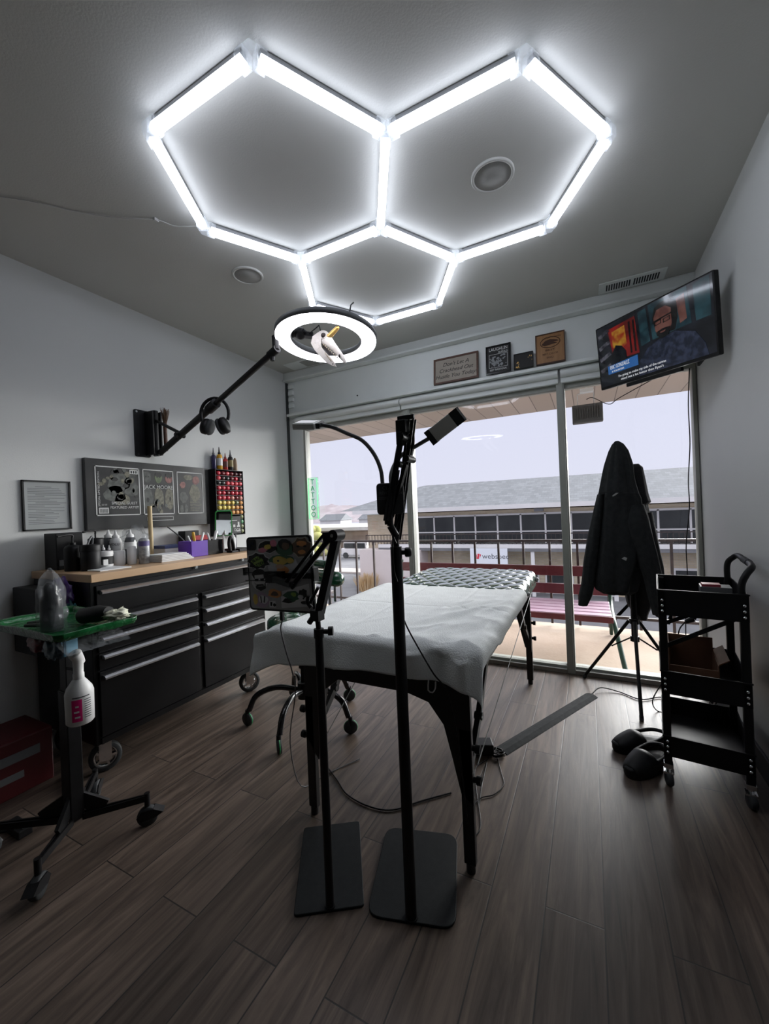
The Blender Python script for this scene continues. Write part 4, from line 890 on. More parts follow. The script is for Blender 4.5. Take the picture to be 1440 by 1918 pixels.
pk = [('marker', 'yellow marker standing in the purple bin', (-2.17, 1.672, WZ+.004), (-.01, -.010, .145), .009, YEL), ('marker', 'white pen leaning left in the purple bin', (-2.16, 1.66, WZ+.004), (.0, -.050, .125), .005, WHITE),
      ('marker', 'white flat tool leaning right out of the purple bin', (-2.14, 1.655, WZ+.004), (.0, .05, .14), .007, WHITE), ('marker', 'white pen crossing left over the black bin', (-2.15, 1.785, WZ+.004), (.0, -.045, .135), .006, PAPER),
      ('marker', 'thick white marker leaning right in the black bin', (-2.16, 1.775, WZ+.004), (.0, .045, .145), .010, WHITE)]
for n, lab, p, d, r, m_ in pk:
    o = MB().tube([p, V(p)+V(d)*.96, V(p)+V(d)], [r, r, r*.6], 10).build(n, m_, None, origin=p); tag(o, lab, 'pen', 'pens in the bins')
lab_box('red_packet', 'small red packet behind the black bin on the worktop', 'packet', (-2.33, 1.76, WZ), (-2.29, 1.86, WZ+.12), RED)
lab_box('black_box', 'dark box standing against the wall under the poster right end', 'box', (-2.50, 1.79, WZ), (-2.43, 1.90, WZ+.15), BLACKP)
MC = AX(419, 980, -2.20)
t = thing('stand_mirror', 'green-framed square mirror on a white stem, right end of worktop', 'mirror', (MC.x, MC.y, WZ))
Mm = frame(MC, (.35, 1, 0), (.12, 0, 1)); mb = MB(); mb.prism(rrect(.115, .172, .018), -.008, Mm); mb.build('frame', mat('green_frame', (.03, .35, .06), .35), t, bev=.001)
mb = MB(); mb.prism(rrect(.102, .160, .014), .0012, Mm); mb.build('glass', mat('mirror_glass', (.7, .72, .74), .03, 1), t)
MB().cyl((MC.x-.01, MC.y, WZ+.006), (MC.x-.01, MC.y, MC.z-.08), .006, 10).lathe([(.035, 0), (.035, .004), (.01, .008)], (MC.x-.01, MC.y, WZ), seg=18).build('stem', WHITE, t)
squat('nozzle_bottle', 'small white-tipped bottle with printed label, right of the green mirror', (-2.13, 1.925, WZ+.021), .017, .105, WHITE, WHITE, 'cone')
squat('spray_bottle', 'small dark bottle beside the white-tipped bottle at the worktop right end', (-2.16, 1.965, WZ+.021), .014, .095, mat('violet_grey', (.09, .085, .12), .4), INKBLK, 'lid')
t = thing('tattoo_machine', 'black gadget standing beside the green mirror stem', 'tool', (-2.09, 1.845, WZ))
MB().tube(bez([(-2.09, 1.862, WZ+.012), (-2.09, 1.855, WZ+.06), (-2.09, 1.868, WZ+.10), (-2.09, 1.885, WZ+.07), (-2.09, 1.895, WZ+.014)], 16), .011, 8).build('body', BLACKP, t)
MB().box((-2.11, 1.850, WZ), (-2.06, 1.905, WZ+.013)).build('base', BLACKP, t, bev=.003)
lab_box('black_tray', 'low black tray under small bottles at the worktop right end', 'tray', (-2.20, 1.912, WZ), (-2.06, 2.02, WZ+.020), BLACKP)
o = MB().tube(bez([(LX+.02, 1.72, 1.12), (-2.44, 1.76, 1.05), (-2.40, 1.80, .98), (-2.36, 1.83, WZ+.006)], 18), .004, 6).build('cable', GREY); tag(o, 'grey cable dropping from behind the poster onto the worktop', 'cord')
# cabinet side: hanging bags and pouch
t = thing('glove_pouch', 'purple and teal patterned bags hanging on the near side of the tool cabinet', 'bag', (-2.20, .955, .75))
blobmesh((-2.17, .955, .84), (.09, .022, .075), 9, .5).build('purple_bag', noisy('purple_film', (.06, .025, .14), (.12, .06, .26), 20, .3), t)
blobmesh((-2.10, .955, .73), (.06, .020, .085), 12, .4).build('teal_bag', noisy('teal_pattern', (.01, .06, .08), (.03, .16, .20), 50, .4), t)
t = thing('side_tray', 'black box hanging on the near side of the tool cabinet under the worktop end', 'box', (-2.35, .94, .6))
MB().box((-2.50, .90, .56), (-2.28, .975, .87)).build('case', BLACKP, t, bev=.004)
# red box
t = thing('tool_case', 'dark red case with white lettering strips on the floor by the left wall', 'case', (-2.32, .78, 0))
MB().box((-2.50, .56, 0), (-2.24, .93, .24)).build('case', mat('dark_red_case', (.07, .004, .006), .45), t, bev=.006)
MB().box((-2.24, .60, .145), (-2.2385, .88, .185)).box((-2.24, .60, .07), (-2.2385, .82, .10)).build('white_strips', GREY, t)

# ================================================================== MAYO TRAY CART (left foreground)
PX, PY = -1.715, .765
t = thing('tray_stand', 'black rolling tray stand on a cross base in the left foreground', 'tray stand', (PX, PY, 0))
MB().box((PX-.030, PY-.022, .09), (PX+.030, PY+.022, .56)).build('lower_post', BLACK, t, bev=.003)
MB().box((PX-.022, PY-.016, .55), (PX+.022, PY+.016, .785)).box((PX-.09, PY-.02, .775), (PX+.09, PY+.02, .79)).box((PX-.02, PY-.07, .775), (PX+.02, PY+.07, .79)).build('upper_post', BLACK, t, bev=.002)
whl = [(-1.545, .93), (-1.575, .60), (-1.90, .93), (-1.93, .60)]
for k, (x, y) in enumerate(whl):
    a = V((PX, PY, .11)); b = V((x, y, .105)); d = (b-a).normalized()
    mb = MB(); n = d.cross(V((0, 0, 1)))
    mb.bar(a+V((0, 0, .06)), a+d*.10+V((0, 0, -.0)), .012, .05).bar(a+d*.03+n*.010-V((0, 0, .015)), b+n*.004, .006, .022).bar(a+d*.03-n*.010-V((0, 0, .015)), b-n*.004, .006, .022).tube([b-V((0, 0, .03)), b+V((0, 0, .018))], .010, 10)
    mb.build('leg', BLACK, t)
    f = MB(); f.lathe([(.018, -.013), (.034, -.012), (.036, -.008), (.036, .008), (.034, .012), (.018, .013)], (x, y, .037), n, 20).build('caster_wheel', DGREY, t)
    MB().prism([(-.020, .025), (-.036, .04), (-.02, .062), (.022, .066), (.056, .050), (.030, .035)], .034, frame(V((x, y, 0))+n*-.017, d, (0, 0, 1)) if True else None).build('caster_brake', BLACKP, t)
TX0, TX1, TY0, TY1, TZ = -1.965, -1.495, .64, .90, .79
tt = thing('instrument_tray', 'tray wrapped in shiny green plastic on the tray stand', 'tray', ((TX0+TX1)/2, (TY0+TY1)/2, TZ))
cx, cy = (TX0+TX1)/2, (TY0+TY1)/2
def trayf(u, v):
    k = v; pol = rrect(TX1-TX0, TY1-TY0, .03, 4); n = len(pol); i = int(u*n) % n; f = u*n-int(u*n); p = V((*pol[i], 0)).lerp(V((*pol[(i+1) % n], 0)), f)
    prof = [(0, .003), (.5, .003), (.92, .004), (.97, .022), (1.02, .026), (1.015, .012), (.98, -.004), (.5, -.002), (0, -.002)]
    j = min(int(k*8), 7); g = k*8-j; s_ = prof[j][0]*(1-g)+prof[j+1][0]*g; z = prof[j][1]*(1-g)+prof[j+1][1]*g
    w_ = .006*noise.noise(V((p.x*s_*22, p.y*s_*22, k*3)))
    return V((cx+p.x*s_, cy+p.y*s_, TZ+.004+z+w_*(.3 if j in (0, 1, 7) else 1)))
MB().grid(trayf, 72, 24, wrap=True).build('wrapped_tray', GREENW, tt)
mb = MB(); ro = random.Random(8)
mb.grid(lambda u, v: V((TX1-.06+u*.075, TY0+.02+v*.20, TZ-.012-.03*u-.015*abs(noise.noise(V((u*4, v*7, 1)))))), 8, 14); mb.build('hanging_film', CLEARW, tt)
# wrapped bottle on the tray
c = V((-1.66, .70, TZ+.012)); t = thing('wrapped_bottle', 'dark bottle in a crumpled clear plastic bag standing on the green tray', 'bottle', c)
MB().lathe([(.030, 0), (.032, .005), (.032, .10), (.028, .115), (.022, .125), (.022, .15), (.012, .165)], c, seg=20).build('bottle', mat('dark_bottle', (.012, .014, .016), .25), t)
def wrapf(u, v):
    a = u*2*pi; z = v*.215; r = .040*(1-.10*v) if v < .68 else .036*(1-((v-.68)/.32)**1.5*.94)
    k = 1+.22*noise.noise(V((cos(a)*2.2, sin(a)*2.2, v*6+3)))*min(1, v*4); sq = 1+.10*abs(cos(2*a))
    return c+V((r*k*sq*cos(a), r*k*sq*sin(a), z-.0*v))
mb = MB(); mb.grid(wrapf, 34, 30, wrap=True); mb.build('plastic_wrap', CLEARW, t)
t = thing('tattoo_grip', 'dark rolled item lying on the green tray behind the wrapped bottle', 'tool', (-1.63, .80, TZ+.03))
MB().tube([(-1.67, .80, TZ+.035), (-1.60, .815, TZ+.045), (-1.55, .825, TZ+.05)], [.028, .030, .022], 16).build('grip', BLACKP, t)
for k, (a, b, lab) in enumerate((((-1.83, .70, TZ+.02), (-1.73, .73, TZ+.028), 'black pen-like tool lying at the left on the green tray'), ((-1.80, .68, TZ+.02), (-1.71, .705, TZ+.024), 'second black tool lying in front of the first on the green tray'))):
    o = MB().tube([a, b], [.006, .009], 10).build('machine_pen', BLACKP, None, origin=a); tag(o, lab, 'tool')
o = blobmesh((-1.525, .835, TZ+.042), (.040, .035, .018), 21, .9, 22, 14, fq=5).build('crumpled_tissue', noisy('tissue', (.72, .72, .55), (.8, .8, .68), 8, .9)); tag(o, 'crumpled white tissue at the right end of the green tray', 'tissue')
# bags under tray
t = thing('hanging_bags', 'small clear bags with blue and red contents hanging under the green tray', 'bag', (PX, PY-.05, TZ-.05))
blobmesh((PX-.09, PY-.05, TZ-.055), (.05, .02, .035), 31, .5).build('red_bag', noisy('red_film', (.08, .01, .015), (.22, .03, .04), 30, .3), t)
blobmesh((PX+.02, PY-.05, TZ-.06), (.05, .02, .045), 33, .5).build('clear_bag', noisy('blue_grey_film', (.03, .06, .09), (.12, .2, .26), 40, .25), t)
MB().box((PX+.075, PY-.045, TZ-.085), (PX+.082, PY-.01, TZ-.02)).box((PX+.092, PY-.045, TZ-.08), (PX+.097, PY-.01, TZ-.02)).build('blue_strip', mat('pale_blue', (.16, .36, .50), .4), t)
# spray bottle hooked on the post
c = V((PX+.115, PY-.02, .475)); t = thing('spray_bottle', 'white spray bottle with magenta label hanging from the tray stand', 'bottle', c)
MB().lathe([(.036, 0), (.041, .006), (.042, .105), (.037, .122), (.022, .145), (.0165, .152)], c, seg=26).build('bottle', WHITE, t)
MB().lathe([(.0165, .152), (.0165, .170), (.0145, .172), (.0155, .205), (.0165, .215)], c, seg=18).build('collar', WHITE, t)
hd_ = c+V((0, 0, .222)); MB().lathe([(.014, -.022), (.017, -.006), (.020, .022), (.019, .026), (.001, .028)], hd_, V((-.10, -.25, .9)) + V((.35, -.25, 0)), 18).build('trigger_head', WHITE, t)
mb = MB()
def arc_label(a0, a1, z0, z1, r=.0424):
    vs = []; n = 8
    for i in range(n+1):
        a = a0+(a1-a0)*i/n; vs += [(c.x+r*cos(a), c.y+r*sin(a), c.z+z0), (c.x+r*cos(a), c.y+r*sin(a), c.z+z1)]
    mb.add(vs, [(2*i, 2*i+2, 2*i+3, 2*i+1) for i in range(n)], 0, True)
va = math.atan2(-c.y, -c.x)
arc_label(va-.55, va+.15, .018, .092); mb.build('magenta_label', PINK, t)
mb = MB()
for i in range(9): arc_label(va+.30, va+.80, .026+i*.0075, .029+i*.0075, .0426)
arc_label(va-.5, va+.7, .097, .101, .0426); mb.build('printed_lines', GREY, t)
mb = MB()
for i, (a, b_) in enumerate(((-.35, .0), (-.4, -.05), (-.3, -.08))): arc_label(va+a, va+b_, .03+i*.018, .036+i*.018, .0428)
mb.build('white_print', WHITE, t)
mb = MB().tube([(PX+.022, PY-.01, .645), (PX+.06, PY-.015, .65), (PX+.098, PY-.018, .65)], .005, 8); mb.build('hook', BLACK, t)
# left floor cables
o = MB().tube(bez([(-2.20, .95, .005), (-2.02, .86, .005), (-1.94, .78, .005), (-2.02, .68, .005), (-2.12, .64, .005), (-2.3, .66, .005)], 30), .004, 6).build('floor_cable', BLACKP); tag(o, 'black cable looping on the floor behind the tray stand', 'cord')
o = thing('power_strip', 'dark power strip with pale plugs on the floor at the left edge', 'plug', (-1.95, .69, 0)); MB().cbox((-1.98, .70, .016), (.12, .045, .03)).build('body', BLACKP, o, bev=.004); MB().cbox((-1.965, .69, .036), (.025, .02, .012)).cbox((-1.94, .705, .036), (.022, .02, .012)).build('plugs', LGREY, o, bev=.002)

# ================================================================== MASSAGE TABLE
TL, TR_, TN, TF = -1.05, -.30, 1.17, 2.76
t = thing('massage_table', 'portable black massage table with quilted glossy green vinyl top', 'table', ((TL+TR_)/2, (TN+TF)/2, 0))
TB = t
MB().prism(rrect(TR_-TL-.02, TF-TN-.02, .07, 6, (TL+TR_)/2, (TN+TF)/2), .03, Matrix.Translation((0, 0, .655))).build('top_board', noisy('green_vinyl_side', (.006, .05, .02), (.012, .08, .035), 12, .3), t, bev=.004)
def quilt(y0, y1, z0, crn, name, amp=.018):
    w_ = TR_-TL; l_ = y1-y0; mb = MB()
    def f(u, v):
        X = (u-.5)*2; Y = (v-.5)*2
        # round the corners (superellipse squeeze)
        px = X*w_/2; py = Y*l_/2; ex = w_/2-crn; ey = l_/2-crn
        if abs(px) > ex and abs(py) > ey:
            dx = (abs(px)-ex)/crn; dy = (abs(py)-ey)/crn; m_ = max(dx, dy); k = m_/max(1e-6, sqrt(dx*dx+dy*dy)); px = math.copysign(ex+crn*dx*k, px); py = math.copysign(ey+crn*dy*k, py)
        e = min(1, min(1-abs(X), (1-abs(Y))*l_/w_)*w_/2/.035); edge = sqrt(max(0, 1-(1-e)**2))
        s_ = .052; a = (px+py*.75)/s_; b = (px-py*.75)/s_
        tuft = (abs(sin(pi*a/2))*abs(sin(pi*b/2)))**.36
        return V(((TL+TR_)/2+px, (y0+y1)/2+py, z0+edge*(.045+amp*(tuft-.0))))
    n_ = 170 if amp > .01 else 50; mb.grid(f, n_, int(n_*l_/w_)); return mb.build(name, GREENV, t)
quilt(TN, 2.03, .685, .06, 'padded_top', .002)
quilt(2.05, TF, .692, .12, 'quilted_head_pad', .013)
MB().prism(rrect(TR_-TL-.01, TF-2.05-.01, .12, 6, (TL+TR_)/2, (2.05+TF)/2), .03, Matrix.Translation((0, 0, .672))).build('pad_side', MATS['green_vinyl_side'], t, bev=.008)
# end panels with arch
def endpanel(y):
    L0_, R0_ = TL+.04, TR_-.055
    pts = [(L0_, .655), (L0_, .30), (L0_+.055, .22), (L0_+.075, .40), (L0_+.10, .50), (L0_+.16, .545)]
    pts += [(R0_-.22, .545), (R0_-.14, .525), (R0_-.09, .46), (R0_-.065, .36), (R0_-.04, .25), (R0_, .22), (R0_, .30), (R0_, .655)]
    return MB().prism([(x, z) for x, z in pts][::-1], .022, frame((0, y, 0), (1, 0, 0), (0, 0, 1)))
BWOOD = noisy('black_painted_wood', (.010, .009, .009), (.016, .014, .014), 8, .5)
endpanel(TN+.085).build('end_panel', BWOOD, t, bev=.002); endpanel(TF-.045).build('end_panel', BWOOD, t, bev=.002)
for x, sx in ((TL+.058, -1), (TR_-.075, 1)):
    for y in (TN+.085, TF-.045):
        yy = y-.022 if y < 2 else y+.010
        MB().box((x-.019, yy, .028), (x+.019, yy+.022, .46)).cyl((x, yy+.011, 0), (x, yy+.011, .03), .015, 10).build('leg', BWOOD, t, bev=.002)
        for z in (.30, .40): MB().cyl((x+sx*.018, yy+.011, z), (x+sx*.045, yy+.011, z), .009, 12).cyl((x+sx*.03, yy+.011, z), (x+sx*.045, yy+.011, z), .014, 12).build('leg_knob', BLACKP, t)
    # folding braces
    for ya, yb in ((TN+.09, 1.62), (TF-.05, 2.34)):
        m_ = V((x, ya+(yb-ya)*.42, .42)); MB().bar((x, ya, .30), m_, .018, .026).bar(m_, (x, yb, .655), .018, .026).cyl(m_-V((.014, 0, 0)), m_+V((.014, 0, 0)), .014, 10).build('folding_brace', BLACK, t)
xr = TR_-.075
MB().tube([(xr+.022, TN+.12, .32), (xr+.03, TF-.05, .60)], .002, 5).build('steel_cable', LGREY, t)
MB().tube([(TL+.05, TN+.09, .20), (TL+.05, 1.95, .56), (TL+.05, TF-.05, .30)], .002, 5).build('steel_cable', LGREY, t)
MB().tube(bez([(-.49, TN+.062, .60), (-.49, TN+.055, .57), (-.475, TN+.055, .565), (-.465, TN+.055, .58), (-.465, TN+.06, .60)], 10), .0025, 6).build('cord_loop', WHITE, t)
for (x, y, z) in ((TR_+.004, 2.60, .71), (TR_+.004, 2.2, .70)): MB().ell((x, y, z), .012, 8).build('side_knob', LGREY, t)
# paper sheet
def sheet():
    """rectangular drape: u across (left to right), v along (near hem to far edge)"""
    topz = .736; mb = MB(); yE = TN-.004; xr_ = TR_+.012; xl = TL-.004
    def hangN(x):  # how far the near side hangs
        return .135-.03*min(1, max(0, (x+1.0)/.3))+.02*min(1, max(0, (-.45-x)/-.15))
    def f(u, v):
        # material coordinates in metres
        xm = -1.190+u*(.930); x = xm
        hN = hangN(xm); yf = 2.10+.010*sin(xm*9)
        yb = yE-hN; ym_ = yb+v*(yf-yb)
        n1 = noise.noise(V((xm*5, ym_*5, 1.3))); n2 = noise.noise(V((xm*16, ym_*16, 4.1))); y = ym_; z = topz+.003*n1+.0012*n2
        pk_ = math.exp(-((xm+.505)/.045)**2)+.9*math.exp(-((xm+.345)/.03)**2)-.5*math.exp(-((xm+.43)/.035)**2)
        z += .016*pk_*math.exp(-((ym_-yE)/.07)**2); near_ = min(1, max(0, 1-(ym_-yE)/.35))
        w1 = 1-abs(noise.noise(V((xm*7-ym_*3, ym_*2.0, 5.5))))*2; z += .006*near_*max(0, w1-.55)*2
        # near edge : round fold then hang
        R_ = .028
        d = (yE+R_*.57)-ym_
        if d > 0:
            if d < R_*pi/2: a = d/R_; y = yE+R_*.57-R_*sin(a); z = topz-R_*(1-cos(a))+.003*n1+.016*pk_*max(0, 1-a); y -= .02*pk_*sin(a)
            else:
                h = d-R_*pi/2; y = yE+R_*.57-R_-.10*h-.03*pk_*max(0, 1-h*7)+.022*noise.noise(V((xm*7, 2, 0)))*min(1, h*14)+.010*sin(xm*13+1)*min(1, h*10); z = topz-R_-h
        # right edge hang
        e = xm-(xr_-.035)
        if e > 0:
            a = min(1, e/.04); x = xr_-.035+.035*sin(a*pi/2)+.006*n1; z -= .03*(1-cos(a*pi/2))+max(0, e-.04)*.9+.012*max(0, noise.noise(V((ym_*6, 7, 0))))
            x = min(x, xr_+.012)
        # left overhang droops outward
        g = xl-xm
        if g > 0:
            x = xm+.02*g; s_ = g/.165; z -= .075*s_**1.7*(1 if ym_ > yE else .6) + .01*n1*s_
            if d > R_*pi/2: z -= .03*s_; y -= .0
        # soft wrinkles toward the near right corner
        q = max(0, 1-((xm+.40)**2/.06+(ym_-1.50)**2/.20)); z += .013*q*(1-2*abs(noise.noise(V((xm*13-ym_*7, ym_*3+xm*4, 9)))))
        # creases from folding
        for c_ in (-.52, -.80):
            z -= .0022*math.exp(-((xm-c_)/.006)**2)
        z -= .0022*math.exp(-((ym_-1.64)/.006)**2)
        return V((x, y, z+.006))
    mb.grid(f, 120, 150); return mb
o = sheet().build('paper_sheet', noisy('white_nonwoven', (.85, .88, .87), (.88, .91, .90), 30, .75, bump=.25, bscale=220), None, solid=.0012, origin=(-.7, 1.6, .74)); tag(o, 'white disposable sheet draped over the near part of the massage table', 'sheet')

# ================================================================== STOOL
SX, SY = -1.47, 1.79
t = thing('saddle_stool', 'black five-legged rolling stool with green quilted seat behind the massage table', 'stool', (SX, SY, 0))
MB().cyl((SX, SY, .13), (SX, SY, .22), .035, 18).cyl((SX, SY, .22), (SX, SY, .50), .015, 14).cyl((SX, SY, .30), (SX, SY, .44), .024, 14).build('post', BLACK, t)
for k in range(5):
    a = radians(-3+72*k); d = V((cos(a), sin(a), 0)); c0 = V((SX, SY, 0))
    MB().tube(bez([c0+d*.02+V((0, 0, .175)), c0+d*.15+V((0, 0, .20)), c0+d*.26+V((0, 0, .165)), c0+d*.305+V((0, 0, .085))], 16), .0155, 10).build('leg', BLACKG, t)
    p = c0+d*.315; n = V((-d.y, d.x, 0)); n = (n+d*.7*(1 if k % 2 else -1)).normalized()
    f = MB().lathe([(.010, -.011), (.034, -.010), (.036, -.006), (.036, .006), (.034, .010), (.010, .011)], p+V((0, 0, .037)), n, 20).build('caster', DGREY, t)
    MB().tube([p+V((0, 0, .037))+(V((0, 0, 1)).cross(n)*cos(b)+V((0, 0, 1))*sin(b))*.035 for b in [i*2*pi/24 for i in range(24)]], .0028, 6, closed=True).build('green_tyre', mat('green_tyre', (.03, .42, .12), .3), f)
    MB().tube([p+V((0, 0, .09)), p+V((0, 0, .045))], .012, 8).build('caster_fork', BLACKP, f)
c = V((SX, SY, .53)); mb = MB()
def seatf(u, v):
    a = u*2*pi; r = v if v < .5 else 1-v; r = min(1, r*2); top = v < .5
    R = .19*(1+.10*cos(2*a)); rr = R*(r if r < .9 else .9+.1*sin((r-.9)/.1*pi/2))
    x, y = rr*cos(a), rr*sin(a)*.9; h = .055*sqrt(max(0, 1-r**4)); tu = .010*(abs(sin((x+y)*28))*abs(sin((x-y)*28)))**.5
    return c+V((x, y, (h+tu*(1-r**4)+.02*(x/.19)**2) if top else -.02*sqrt(max(0, 1-r**4))))
mb.grid(seatf, 60, 60, wrap=True); mb.build('seat', GREENV, t)
b0 = AX(588, 1082, -1.60); 
bc = AY(616, 1083, 2.02); MB().tube([(SX, SY+.05, .50), (SX+.02, SY+.20, .50), (bc.x, bc.y, .56), (bc.x, bc.y, bc.z-.02)], .010, 10).tube([(bc.x+.04, bc.y, bc.z-.14), (bc.x+.04, bc.y, bc.z)], .008, 8).build('back_post', CHROME, t)
bd = V((.95, -.30, 0)).normalized()
pts = [bc+bd*x for x in (-.165, -.155, -.12, 0, .085, .11, .118)]; MB().tube(pts, [.012, .034, .046, .047, .045, .032, .010], 18).build('back_roll', GREENV, t)
b2 = AY(600, 1057, 2.14); pts = [b2+bd*x for x in (-.16, -.15, -.11, 0, .06, .085, .092)]; MB().tube(pts, [.010, .022, .030, .030, .028, .020, .006], 14).build('upper_pad', GREENV, t)

# ================================================================== FLOOR STANDS
def plate(corners, r, th=.008):
    """rounded quad"""
    P = [V(p) for p in corners]; out = []
    for i in range(4):
        p, a, b = P[i], P[i-1], P[(i+1) % 4]; u = (a-p).normalized(); w = (b-p).normalized(); s_ = p+u*r; e = p+w*r
        for k in range(7): tt_ = k/6; out.append(((s_*(1-tt_)**2+p*2*tt_*(1-tt_)+e*tt_**2).x, (s_*(1-tt_)**2+p*2*tt_*(1-tt_)+e*tt_**2).y))
    return out
def rot_rect(c, w, l, ang): # l along direction ang
    d = V((cos(ang), sin(ang), 0)); n = V((-d.y, d.x, 0)); c = V(c)
    return [c-d*l/2-n*w/2, c+d*l/2-n*w/2, c+d*l/2+n*w/2, c-d*l/2+n*w/2]
# tablet stand : base corners measured on the floor
bx, by = -.72, .955
t = thing('tablet_stand', 'black floor stand with folding arm holding a tablet, left of two flat-based stands', 'stand', (bx, by, 0))
cs = rot_rect((-.803, 1.078, 0), .205, .325, radians(123))
MB().prism(plate(cs, .012), .008).build('base_plate', BPOW, t, bev=.002)
MB().cyl((bx, by, .008), (bx, by, .822), .0125, 18).cyl((bx, by, .008), (bx, by, .012), .016, 18).build('pole', BLACK, t)
kn = V((bx, by, .818)); MB().cyl(kn, kn+rt*.035-V((0, 0, .002)), .007, 10).cyl(kn+rt*.028, kn+rt*.042, .013, 14).cyl((bx, by, .80), (bx, by, .826), .015, 16).build('clamp_knob', BLACKP, t)
el = AY(627, 1003, .955); pt = V((bx, by, .822)); lo = AY(590, 1165, .955); jn = AY(592, 1160, .955)
j1 = AY(594, 1152, .955)
MB().bar(j1, el, .018, .014, upv=tuple(vw)).bar(j1+V((.0, .02, 0)), el+V((0, .02, 0)), .018, .014).tube([pt, j1], .008, 10).cbox(j1, (.03, .03, .03)).tube([j1+V((-.02, 0, .02)), j1+V((-.035, 0, .035)), j1+V((-.03, 0, .055))], .006, 8).tube([j1+V((-.01, 0, 0)), j1+V((-.03, 0, -.025))], .009, 8).build('upright_arm', BLACKP, t)
MB().cyl(el-V((0, .012, 0)), el+V((0, .03, 0)), .017, 16).cbox(el+V((-.02, .01, -.005)), (.035, .036, .030)).build('elbow_joint', BLACKP, t)
MB().cyl(el-V((.002, .014, 0)), el-V((.002, .012, 0)), .005, 10).build('elbow_bolt', LGREY, t)
e2 = AY(545, 1095, .93); ea = el+V((-.025, 0, -.006))
MB().bar(ea+V((-.010, -.006, .008)), e2+V((-.012, -.006, .008)), .009, .008).bar(ea+V((.008, -.006, -.010)), e2+V((.008, -.006, -.010)), .009, .008).tube([ea+V((0, -.012, -.01)), e2+V((.02, -.012, .01))], .004, 8).build('forearm', BLACKP, t)
MB().tube([AY(578, 1135, .96), AY(596, 1100, .96)], .005, 8).build('spring_rod', BLACKP, t)
# tablet
A_ = AY(461, 1011, .985); B_ = AY(582, 1006, .985); C_ = AY(464, 1146, .985)
c = AY(522, 1075, .985); xd = (B_-A_).normalized(); zd = (A_-C_).normalized()
Mi = frame(c, xd, zd); w, h = (B_-A_).length, (A_-C_).length
t2 = thing('tablet', 'sticker-covered tablet seen from its back, clamped on the left stand', 'tablet', c)
mb = MB(); mb.prism(rrect(w, h, .014), -.010, Mi); mb.build('case_rim', BLACKP, t2, bev=.002)
mb = MB(); mb.prism(rrect(w-.014, h-.014, .010), .0008, Mi); mb.build('back_panel', mat('case_grey', (.42, .425, .43), .35), t2)
q = MB(); q.prism(rrect(.036, .036, .006, cx=-w/2+.026, cy=h/2-.026), .003, Mi); cmr = q.build('camera_bump', BLACKP, t2)
MB().cyl(Mi @ V((-w/2+.032, h/2-.020, .003)), Mi @ V((-w/2+.032, h/2-.020, .0042)), .006, 12).cyl(Mi @ V((-w/2+.020, h/2-.030, .003)), Mi @ V((-w/2+.020, h/2-.030, .0042)), .006, 12).build('lens', mat('lens_glass', (.03, .035, .05), .05), cmr)
sm_ = {'w': PAPER, 'k': INKBLK, 'y': mat('stk_yellow', (.80, .60, .12), .5), 'g': mat('stk_green', (.32, .52, .10), .5), 'p': mat('stk_pink', (.78, .25, .36), .5), 'o': mat('stk_orange', (.78, .34, .12), .5), 'e': mat('stk_darkgreen', (.05, .14, .08), .5), 'l': mat('stk_lilac', (.48, .36, .48), .5), 's': mat('stk_peach', (.65, .42, .28), .5), 'b': mat('stk_brown', (.16, .10, .06), .5), 'c': mat('stk_cream', (.55, .52, .42), .5)}
sk_ = {}
def pnt(px, py):  # photo pixels of the tablet face -> local coordinates of the sticker
    return (w*((px-522)/122), -h*((py-1076)/138))
def sticker(name, polys, label=None):
    mb = MB(); mt = []
    for col, z, pts in polys:
        if sm_[col] not in mt: mt.append(sm_[col])
        mb.prism([pnt(*p) for p in pts][::-1], .0003, Mi @ Matrix.Translation((0, 0, .0009+z*.00035)), mt.index(sm_[col]))
    o = mb.build(name, mt, t2)
    if label: o['label'] = label
def wob(cx, cy, rx, ry, n=14, seed=0, j=.16, spk=0):
    r_ = random.Random(seed); return [(cx+rx*cos(a)*(1+r_.uniform(-j, j)+(spk if i % 2 else 0)), cy+ry*sin(a)*(1+r_.uniform(-j, j)+(spk if i % 2 else 0))) for i, a in enumerate([2*pi*k/n for k in range(n)])]
sticker('sticker', [('w', 0, wob(504, 1026, 20, 13, seed=1)), ('k', 1, wob(504, 1026, 18, 11, seed=1)), ('p', 2, wob(494, 1032, 9, 5, 8, 2)), ('p', 2, wob(516, 1020, 7, 7, 8, 3)), ('y', 3, wob(505, 1026, 7, 5, 8, 4))], 'pink and yellow cartoon sticker')
sticker('sticker', [('e', 0, wob(536, 1029, 18, 14, seed=5)), ('k', 1, wob(536, 1022, 12, 9, 10, 6)), ('b', 2, wob(538, 1026, 8, 7, 9, 7)), ('e', 2, wob(538, 1037, 14, 3, 9, 8))], 'dark green figure sticker')
sticker('sticker', [('c', 0, wob(567, 1029, 17, 17, 16, 9, .05, .18)), ('b', 1, wob(567, 1029, 15, 15, 16, 9, .05, .18)), ('o', 2, wob(567, 1022, 9, 5, 10, 10)), ('k', 3, wob(561, 1027, 3, 2, 6)), ('k', 3, wob(573, 1027, 3, 2, 6)), ('o', 2, wob(567, 1037, 7, 4, 9, 12))], 'brown spiky mask sticker')
sticker('sticker', [('w', 0, wob(484, 1053, 21, 15, 18, 13, .1, .2)), ('k', 1, wob(484, 1053, 19, 13, 18, 13, .1, .2)), ('g', 2, wob(484, 1053, 13, 9, 14, 14, .2))], 'yellow-green lettered sticker')
